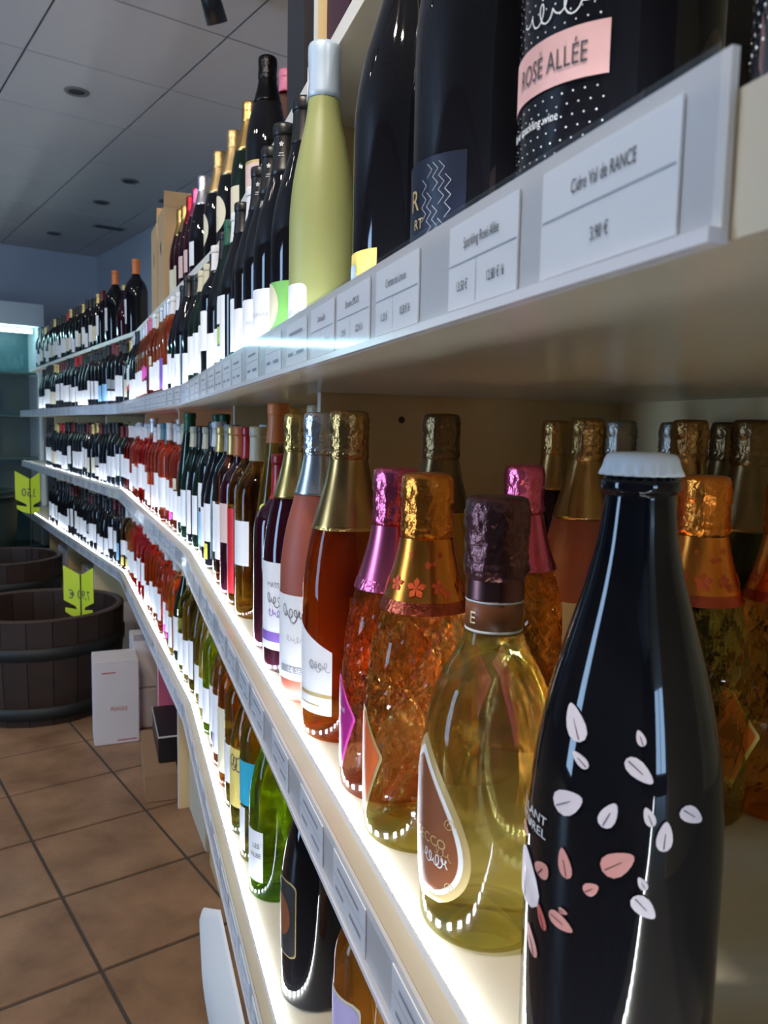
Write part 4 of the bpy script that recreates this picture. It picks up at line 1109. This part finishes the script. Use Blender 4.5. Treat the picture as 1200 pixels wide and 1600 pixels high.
seqB = rep(('drk_greycap', 1), ('drk_yellowsq', 1), ('drk_whitecap', 1), ('drk_bluebase', 1), ('drk_creamcap', 1), ('drk_tallwhite', 1), ('drk_creamcap', 1), ('drk_green', 1), ('rose_gold', 1), ('rose_dot', 1), ('rose_white', 2), ('rose_teal', 2), ('rose_low', 2), ('rose_slim', 1),
           ('rose_red', 2), ('rose_white', 3), ('rose_low', 2), ('rose_red', 2), ('red_tall', 2), ('red_white', 2), ('red_low', 2), ('red_grey', 1), ('red_cream', 2), ('red_tall', 2), ('red_white', 3), ('red_tall', 2), ('red_low', 2), ('red_redcap', 2), ('red_cream', 2), ('red_white', 3))
seqC = rep(('olive_white', 1), ('grn_white', 1), ('yel_gold', 2), ('olive_white', 1), ('yel_white', 2), ('drk_creamcap', 1), ('yel_white', 1), ('rose_dot', 2), ('rose_white', 2), ('amb_white', 2), ('rose_low', 2), ('rose_red', 2), ('red_clear', 2), ('rose_white', 1), ('amb_white', 2), ('yel_bright', 2), ('red_blue', 1),
           ('red_tall', 2), ('red_low', 3), ('red_white', 2), ('red_grey', 1), ('red_white', 3), ('red_tall', 3), ('red_low', 4), ('red_white', 4))
run('A', S_A_END + 0.09, seqA)
run('B', S_B_END + 0.088, seqB)
run('C', S_C_END + 0.09, seqC)
# second row on the middle shelf, whose necks show over the front row
seqB2 = rep(('drk_whitecap', 2), ('drk_yellowsq', 2), ('drk_creamcap', 2), ('drk_green', 2), ('rose_teal', 2), ('rose_white', 3), ('rose_slim', 2), ('rose_gold', 2), ('rose_red', 2), ('rose_white', 2), ('red_tall', 3), ('red_cream', 2), ('red_white', 5), ('red_redcap', 3), ('red_white', 4))
run('B', S_B_END + 0.125, seqB2, pitch=0.094, d=0.152, skip_parts=True)
run('A', S_A_END + 0.12, rep(('drk_whitecap', 2), ('drk_green', 2), ('drk_creamcap', 3), ('red_tall', 3)), pitch=0.098, d=0.150, skip_parts=True)

# ------------------------------------------------------------------ gift boxes and cartons on the top shelf
def boxthing(name, label, cat, loc, rz, sx, sy, sz, m, bevel=0.002, group=None):
    o = link(name, box_mesh(name, -sx / 2, sx / 2, -sy / 2, sy / 2, 0, sz, bevel), m)
    o.location = loc; o.rotation_euler = (0, 0, rz)
    tag(o, label, cat, group)
    return o
def on_shelf(sh, S, d): p = at(S, d); return (p.x, p.y, Z[sh])
M_MAROON = mat('maroon_box', (0.045, 0.012, 0.025), 0.5); M_GIFTBLK = mat('black_gift_box', (0.022, 0.020, 0.026), 0.55)
boxthing('gift_box', 'tall matt black bottle gift box beside the upright on the top shelf', 'box', on_shelf('U', S_PU + 0.125, 0.125), face_angle(0), 0.11, 0.11, 0.36, M_GIFTBLK)
boxthing('gift_box', 'maroon bottle gift box beside the upright on the top shelf', 'box', on_shelf('U', S_PU - 0.072, 0.125), face_angle(0), 0.10, 0.10, 0.36, M_MAROON)
boxthing('gift_box', 'second maroon bottle gift box at the near end of the top shelf', 'box', on_shelf('U', S_PU - 0.185, 0.125), face_angle(0), 0.10, 0.10, 0.36, M_MAROON)
def open_carton(label, S, w, h, m):
    o = empty('wine_carton', on_shelf('U', S, 0.165), face_angle(S))
    tag(o, label, 'box')
    link('carton_body', box_mesh('carton_body', -w / 2, w / 2, -w / 2, w / 2, 0, h, 0.003), m, o)
    fl = link('flap', box_mesh('flap', -w / 2, w / 2, 0, 0.003, 0, 0.05), m, o); fl.location = (0, w / 2 - 0.004, h); fl.rotation_euler = (math.radians(-18), 0, 0)
    hz = link('hand_hole', lathe_mesh('hand_hole', [(0, 0.0), (0.016, 0.0)], 16), M_BLACK, o)
    hz.scale = (1.6, 0.7, 1); hz.rotation_euler = (0, PI / 2, 0); hz.location = (w / 2 + 0.0006, 0, h * 0.62)
    return o
open_carton('tall tan cardboard wine carton on the top shelf beside red foil bottle', S_UBOX, 0.17, 0.34, M_CARTON_T)
open_carton('tan cardboard wine carton on the top shelf beside the orange-capped magnum', S_UBOX + 0.20, 0.17, 0.33, M_CARTON_T)

# ------------------------------------------------------------------ price cards
def card(sh, S, w, title, p1, p2, label, group=None, h=0.036, zoff=0.0):
    p = at(S, RAIL_F - 0.0008); i = sec_of(S)
    z0 = RZ[sh][0] + 0.0055 + zoff
    o = link('price_card', card_mesh(w, h), None)
    n = LN[i]
    o.location = (p.x, p.y, z0); o.rotation_euler = (0, 0, math.atan2(-LU[i].y, -LU[i].x))
    tag(o, label, 'price card', group)
    if title:
        lines = [(title, 0.0066, 0, h * 0.68, 'CENTER', 0.62)]
        if p2: lines += [(p1, 0.0062, -w * 0.27, h * 0.2, 'CENTER', 0.62), (p2, 0.0062, w * 0.22, h * 0.2, 'CENTER', 0.62)]
        else: lines += [(p1, 0.0062, 0, h * 0.2, 'CENTER', 0.62)]
        t = link('lettering', text_plane_mesh(lines), M_INK, o); t.location = (0, -0.0007, 0)
        g = [(-w / 2 + 0.001, h * 0.52, w - 0.002, 0.0005)] + ([(-w * 0.06, 0.001, 0.0004, h * 0.5)] if p2 else [])
        lines_o = link('rule_line', mesh_from('rule', [(x, 0, z) for l in bars(g) for x, z in l], [[4 * q + e for e in range(4)] for q in range(len(g))]), M_GREYINK, o)
        lines_o.location = (0, -0.0006, 0)
    else:
        t = link('print', card_print(w, h), None, o); t.location = (0, -0.0007, 0)
    return o
CARD = {}
def card_mesh(w, h):
    k = (round(w, 4), round(h, 4))
    if k not in CARD: CARD[k] = box_mesh('price_card', -w / 2, w / 2, -0.0004, 0.0004, 0, h); CARD[k].materials.append(M_CARD)
    return CARD[k]
def card_print(w, h):
    k = ('p', round(w, 4), round(h, 4))
    if k not in CARD:
        g = [(-w * 0.34, h * 0.70, w * 0.66, 0.0026), (-w / 2 + 0.001, h * 0.52, w - 0.002, 0.0005), (-w * 0.4, h * 0.22, w * 0.26, 0.0028), (w * 0.05, h * 0.22, w * 0.34, 0.0028)]
        CARD[k] = mesh_from('print', [(x, 0, z) for l in bars(g) for x, z in l], [[4 * q + e for e in range(4)] for q in range(len(g))]); CARD[k].materials.append(M_GREYINK)
    return CARD[k]
def card_px(x0, x1, *a):
    s0, s1 = solve(x1, RAIL_F, 1.27), solve(x0, RAIL_F, 1.27)
    card('A', (s0 + s1) / 2, min(0.075, abs(s1 - s0)), *a, h=0.037)
    return s1
card_px(850, 1066, 'Cidre Val de RANCE', '3,90 €', None, 'white price card reading 3,90 euros for cider at the rail end')
card_px(705, 813, 'Sparkling Rosé Allée', '13,50 €', '12,80 € /6', 'white price card reading 13,50 and 12,80 euros for sparkling rose')
card_px(590, 657, 'Crémant de Limoux', '11,20 €', '10,50 € /6', 'white price card reading 11,20 and 10,50 euros below navy label bottle')
card_px(529, 580, 'Domaine LIMOUX', '12,90 €', '12,20 € /6', 'white price card reading 12,90 and 12,20 euros below yellow label bottle')
e = card_px(488, 524, 'Domaine Brin', '14,40 €', '13,70 € /6', 'white price card reading 14,40 and 13,70 euros below frosted bottle')
s = e + 0.055
while s < S_BEND[3] - 0.06:
    i = sec_of(s)
    if min(abs(s - b) for b in S_BEND[1:3]) > 0.045:
        card('A', s, 0.078, None, None, None, 'small white price card in the eye-level shelf rail ' + SEC_WORDS[i], 'price cards in the eye-level rail ' + SEC_WORDS[i])
    s += 0.094 + random.choice((0, 0, 0.012, 0.03)) + (0.05 if i == 2 else 0)
for sh, words in (('B', 'middle shelf'), ('C', 'lower shelf')):
    s = 0.02 if sh == 'B' else 0.25
    while s < S_BEND[3] - 0.06:
        i = sec_of(s)
        if min(abs(s - b) for b in S_BEND[1:3]) > 0.045:
            card(sh, s, 0.078, None, None, None, f'small white price card in the {words} rail {SEC_WORDS[i]}', f'price cards in the {words} rail {SEC_WORDS[i]}', h=0.033)
        s += 0.10 + random.choice((0, 0.01, 0.03, 0.05)) + (0.05 if i == 2 else 0)

# ------------------------------------------------------------------ barrels with lime price signs
def barrel(x, y, R, h, label, ang):
    o = empty('half_barrel', (x, y, 0), ang)
    tag(o, label, 'barrel')
    n = 22
    for k in range(n):
        t0, t1 = 2 * PI * k / n + 0.004, 2 * PI * (k + 1) / n - 0.004
        vs = []
        zs = [0, 0.12, 0.26, h]
        rr = [R * 0.90, R * 0.955, R * 0.985, R]
        for z, r in zip(zs, rr):
            for t, q in ((t0, r), (t1, r), (t1, r - 0.028), (t0, r - 0.028)): vs.append((q * math.cos(t), q * math.sin(t), z))
        fs = [[0, 3, 2, 1], [12, 13, 14, 15]]
        for a in range(3):
            for e in range(4): fs.append([4 * a + e, 4 * a + (e + 1) % 4, 4 * a + 4 + (e + 1) % 4, 4 * a + 4 + e])
        link('stave', mesh_from('stave', vs, fs), M_WOOD, o)
    for z, r in ((0.055, R * 0.93), (0.30, R * 0.992)):
        link('hoop', lathe_mesh('hoop', [(r, z - 0.025), (r + 0.004, z - 0.024), (r + 0.006, z + 0.024), (r, z + 0.025)], 44), M_HOOP, o)
    link('barrel_floor', lathe_mesh('barrel_floor', [(R - 0.03, 0.20), (0, 0.20)], 40), M_WOOD, o)
    link('rim', lathe_mesh('rim', [(R - 0.030, h - 0.002), (R - 0.028, h + 0.004), (R - 0.004, h + 0.005), (R + 0.001, h)], 44), mat('barrel_rim', (0.05, 0.025, 0.016), 0.6), o)
    return o
barrel(-1.455, 3.30, 0.335, 0.43, 'dark wooden half barrel with iron hoops beside the white carton', 0.1)
barrel(-2.215, 4.50, 0.335, 0.43, 'dark wooden half barrel farther off, behind the first one', 0.4)
def sign(x, y, z0, w, h, rz, lines, label, stick_to):
    o = empty('price_sign', (x, y, z0), rz)
    tag(o, label, 'sign')
    # winged card with two side notches, folded along its middle
    half = [(0, 0.00), (0.30, 0.05), (0.46, 0.12), (0.46, 0.20), (0.12, 0.17), (0.16, 0.23), (0.50, 0.34), (0.50, 1.0), (0.06, 0.84), (0, 0.84)]
    for sgn, nm in ((1, 'card_wing'), (-1, 'card_wing')):
        pts = [(sgn * px * w, pz * h) for px, pz in half]
        vs = []
        for yo in (0.0, 0.0015):
            for px, pz in pts: vs.append((px, yo - abs(px) * 0.22, pz))
        n = len(pts)
        fs = [list(range(n)), list(range(n, 2 * n))[::-1]] + [[i, (i + 1) % n, n + (i + 1) % n, n + i] for i in range(n)]
        me = mesh_from('card_wing', vs, fs)
        bm = bmesh.new(); bm.from_mesh(me); bmesh.ops.recalc_face_normals(bm, faces=bm.faces[:]); bm.to_mesh(me); bm.free()
        link(nm, me, M_LIME, o)
    link('stick', tube_mesh('stick', [(0, -0.003, stick_to - z0), (0, -0.003, h * 0.84)], 0.0025), M_BLACK, o)
    me = text_plane_mesh(lines, mirror=True)
    for v in me.vertices: v.co.y = -abs(v.co.x) * 0.22 - 0.001
    link('lettering', me, M_INK, o)
    me2 = text_plane_mesh([('PROMO', h * 0.11, -w * 0.2, h * 0.68, 'CENTER', 0.7)], mirror=True) if False else None
    return o
sign(-1.265, 3.25, 0.385, 0.15, 0.225, math.radians(-18), [('7,90 €', 0.052, 0, 0.085, 'CENTER', 0.8)], 'lime green folded price sign on black stick in the near barrel', 0.205)
sign(-1.985, 4.40, 0.69, 0.19, 0.24, math.radians(-24), [('3,50', 0.065, 0, 0.10, 'CENTER', 1.0)], 'lime green folded price sign on black stick in the far barrel', 0.205)

# ------------------------------------------------------------------ cartons on the floor
def carton(name, label, p, q, depth, h, m, extra=None, z=0.0):
    """front bottom edge runs p -> q, box extends away from the camera"""
    p, q = Vector(p), Vector(q)
    w = (q - p).length; d = (q - p) / w
    o = empty(name, (p.x, p.y, z), math.atan2(d.y, d.x))
    tag(o, label, 'box')
    link('carton_body', box_mesh('carton_body', 0, w, 0, depth, 0, h, 0.003), m, o)
    return o, w
o, w = carton('wine_carton', 'white cardboard carton marked FRAGILE standing on the floor', (-1.065, 2.836), (-0.915, 2.898), 0.17, 0.315, M_WHITEBOX)
for k in (0, 1): link('top_flap', box_mesh('top_flap', 0.001, w - 0.001, 0.001 + k * 0.0855, 0.083 + k * 0.086, 0.315, 0.318, 0.001), M_WHITEBOX, o)
M_STAMP = mat('red_stamp', (0.45, 0.10, 0.10), 0.7)
t = link('lettering', text_plane_mesh([('FRAGILE', 0.022, w * 0.55, 0.130, 'CENTER', 0.75)]), M_STAMP, o); t.location = (0, -0.0006, 0)
t = link('small_print', mesh_from('small_print', [(x, 0, z) for l in bars([(w * 0.18, 0.275, 0.05, 0.005), (w * 0.5, 0.012, 0.07, 0.005)]) for x, z in l], [[0, 1, 2, 3], [4, 5, 6, 7]]), M_STAMP, o); t.location = (0, -0.0006, 0)
o, w = carton('wine_carton', 'lower white carton stacked behind the FRAGILE one', (-0.962, 3.02), (-0.80, 3.09), 0.20, 0.16, M_WHITEBOX)
o, w = carton('wine_carton', 'upper white carton with open flap stacked behind the FRAGILE one', (-0.975, 3.025), (-0.81, 3.095), 0.19, 0.19, M_WHITEBOX, z=0.163)
fl = link('open_flap', box_mesh('open_flap', 0, w, 0, 0.003, 0, 0.04), M_WHITEBOX, o); fl.location = (0, 0.002, 0.19); fl.rotation_euler = (math.radians(35), 0, 0)
o, w = carton('gift_carton', 'pink carton with pale side and white curve under the lower shelf', (-0.842, 2.905), (-0.70, 2.96), 0.09, 0.36, M_PINKBOX)
link('pale_side', box_mesh('pale_side', -0.0015, 0.0, 0, 0.09, 0, 0.36), M_PINKPALE, o)
wv = []
for k in range(13): wv.append((w - 0.035 - 0.03 * math.sin(k / 12 * PI * 0.9 + 0.5) * 1.0 + 0.0, 0.06 + 0.29 * k / 12))
pts = [(x, -0.001, z) for x, z in wv] + [(w - 0.001, -0.001, z) for x, z in wv]
link('white_curve', mesh_from('white_curve', pts, [[k, 13 + k, 14 + k, k + 1] for k in range(12)]), M_WHITEBOX, o)
o, w = carton('flat_carton', 'long flat brown cardboard carton lying on the floor tiles', (-0.742, 2.398), (-0.645, 2.432), 0.40, 0.092, M_CARTON)
o2 = o
o, w = carton('gift_carton', 'black carton with pale edge resting on the brown carton', (-0.725, 2.49), (-0.63, 2.525), 0.30, 0.09, M_BLACK, z=0.094)
link('pale_edge', box_mesh('pale_edge', -0.001, w + 0.001, -0.001, 0.001, 0.085, 0.090), M_WHITEBOX, o); link('pale_edge', box_mesh('pale_edge', -0.001, 0.001, 0, 0.30, 0.085, 0.090), M_WHITEBOX, o)
# under the near lower shelf
def under(name, label, S0, S1, d, h, m, depth=0.3, z=0.0, gap_from=None):
    a, b = at(S1, d), at(S0, d)
    return carton(name, label, (a.x, a.y), (b.x, b.y), depth, h, m, z=z)
M_CREAMBOX = mat('cream_carton', (0.50, 0.44, 0.33), 0.7)
o, w = under('wine_carton', 'cream wine carton on the floor beside the shelf post', S_POST - 0.30, S_POST - 0.02, 0.075, 0.20, M_CREAMBOX)
o, w = under('wine_carton', 'brown wine carton with dark print on top of the cream one', S_POST - 0.30, S_POST - 0.02, 0.080, 0.235, M_CARTON, z=0.203)
t = link('dark_print', mesh_from('dark_print', [(x, 0, z) for x, z in ((0.05, 0.06), (0.17, 0.05), (0.20, 0.10), (0.16, 0.17), (0.07, 0.16), (0.04, 0.11))], [[0, 1, 2, 3, 4, 5]]), mat('carton_print', (0.16, 0.07, 0.05), 0.8), o); t.location = (0, -0.0006, 0)
o, w = under('wine_carton', 'plain tan wine carton under the lower shelf at the bend', S_POST - 0.62, S_POST - 0.36, 0.075, 0.33, M_CARTON_T)

o, w = under('wine_carton', 'pale cream carton lying on the flat dark brown carton', S_POST + 1.02, S_POST + 1.22, 0.06, 0.12, M_CREAMBOX, depth=0.2, z=0.132)
o, w = under('wine_carton', 'flat dark brown carton lying on the floor under the cream carton', S_POST + 1.0, S_POST + 1.24, 0.02, 0.13, M_CARTON, depth=0.25)
for k, (s0, h, mm, wd) in enumerate(((3.58, 0.30, M_WHITEBOX, 'white'), (3.95, 0.22, M_CARTON_T, 'tan'), (4.55, 0.34, M_WHITEBOX, 'tall white'), (4.86, 0.26, M_CREAMBOX, 'cream'), (5.35, 0.36, M_WHITEBOX, 'big white'))):
    under('wine_carton', f'{wd} carton under the far end of the lower shelf', s0, s0 + 0.27, 0.07, h, mm)
# paper hanging from the near lower shelf and a bottle lying behind it
def paper():
    nx, nz = 14, 18
    vs, fs = [], []
    lft = [(0, 0.80), (0.3, 0.905), (0.5, 0.93), (0.7, 0.90), (1.0, 0.72)]
    for j in range(nz + 1):
        v = j / nz
        for (v0, a0), (v1, a1) in zip(lft[:-1], lft[1:]):
            if v0 <= v <= v1: sl = a0 + (a1 - a0) * (v - v0) / (v1 - v0)
        for i in range(nx + 1):
            u = i / nx
            S = sl + (0.47 + 0.015 * math.sin(v * 9) - sl) * u
            p = at(S, RAIL_F - 0.008 - 0.022 * math.sin(v * PI * 0.9) + 0.006 * math.sin(u * 9 + v * 4) * v)
            vs.append((p.x, p.y, 0.474 - v * 0.19))
    for j in range(nz):
        for i in range(nx):
            q = j * (nx + 1) + i
            fs.append([q, q + 1, q + nx + 2, q + nx + 1])
    me = mesh_from('hanging_paper', vs, fs, True)
    o = link('hanging_paper', me, M_PAPER)
    md = o.modifiers.new('thickness', 'SOLIDIFY'); md.thickness = 0.0006
    tag(o, 'crumpled white paper sheet hanging below the lower shelf rail', 'paper')
paper()

# ------------------------------------------------------------------ cold cabinet at the back and dark bin
cab = empty('drinks_fridge', (*rm(A1 - 0.24, 0.35), 0), ROOM_ANG)
tag(cab, 'tall glass-door drinks fridge glowing teal against the back wall', 'fridge')
M_FRW = mat('fridge_white', (0.55, 0.60, 0.62), 0.4); M_TEAL = mat('fridge_interior', (0.05, 0.12, 0.13), 0.4)
FW = 1.25
link('back', box_mesh('back', 0.18, 0.22, -FW, FW, 0.0, 2.05), M_TEAL, cab)
link('base', box_mesh('base', -0.22, 0.18, -FW, FW, 0.0, 0.18), mat('fridge_base', (0.03, 0.05, 0.05), 0.5), cab)
link('top_fascia', box_mesh('top_fascia', -0.24, 0.22, -FW, FW, 1.98, 2.16, 0.005), M_FRW, cab)
for y in (-FW, FW - 0.04): link('side_panel', box_mesh('side_panel', -0.22, 0.18, y, y + 0.04, 0.18, 1.98), M_FRW, cab)
for z in (0.55, 0.90, 1.25, 1.60): link('fridge_shelf', box_mesh('fridge_shelf', -0.14, 0.18, -FW + 0.05, FW - 0.05, z, z + 0.015), mat('fridge_shelf', (0.06, 0.13, 0.12), 0.3), cab)
link('light_tube', box_mesh('light_tube', -0.18, -0.15, -FW + 0.08, FW - 0.08, 1.93, 1.96), emit('fridge_tube', (0.55, 0.95, 1.0), 16), cab)
for k in range(3):
    y0 = -FW + 0.02 + k * (2 * FW - 0.04) / 3; y1 = y0 + (2 * FW - 0.04) / 3
    dr = link('door_frame', box_mesh('door_frame', -0.245, -0.225, y0, y0 + 0.035, 0.2, 1.97), M_FRW, cab)
    link('door_glass', box_mesh('door_glass', -0.238, -0.232, y0 + 0.035, y1, 0.2, 1.97), M_FILM, dr)
    link('door_handle', tube_mesh('door_handle', [(-0.27, y0 + 0.018, 0.9), (-0.27, y0 + 0.018, 1.3)], 0.010), MATS['capsule_grey'], dr)
bin_ = empty('storage_tub', (-2.95, 5.25, 0), math.radians(20))
tag(bin_, 'dark green storage tub standing behind the far barrel', 'tub')
M_TUB = mat('dark_green_plastic', (0.012, 0.028, 0.02), 0.5)
link('tub_body', lathe_mesh('tub_body', [(0, 0), (0.40, 0), (0.42, 0.05), (0.45, 0.70), (0.44, 0.70), (0.41, 0.06), (0, 0.05)], 40), M_TUB, bin_)
link('tub_rim', lathe_mesh('tub_rim', [(0.435, 0.70), (0.435, 0.745), (0.465, 0.745), (0.470, 0.715), (0.45, 0.70)], 40), M_TUB, bin_)
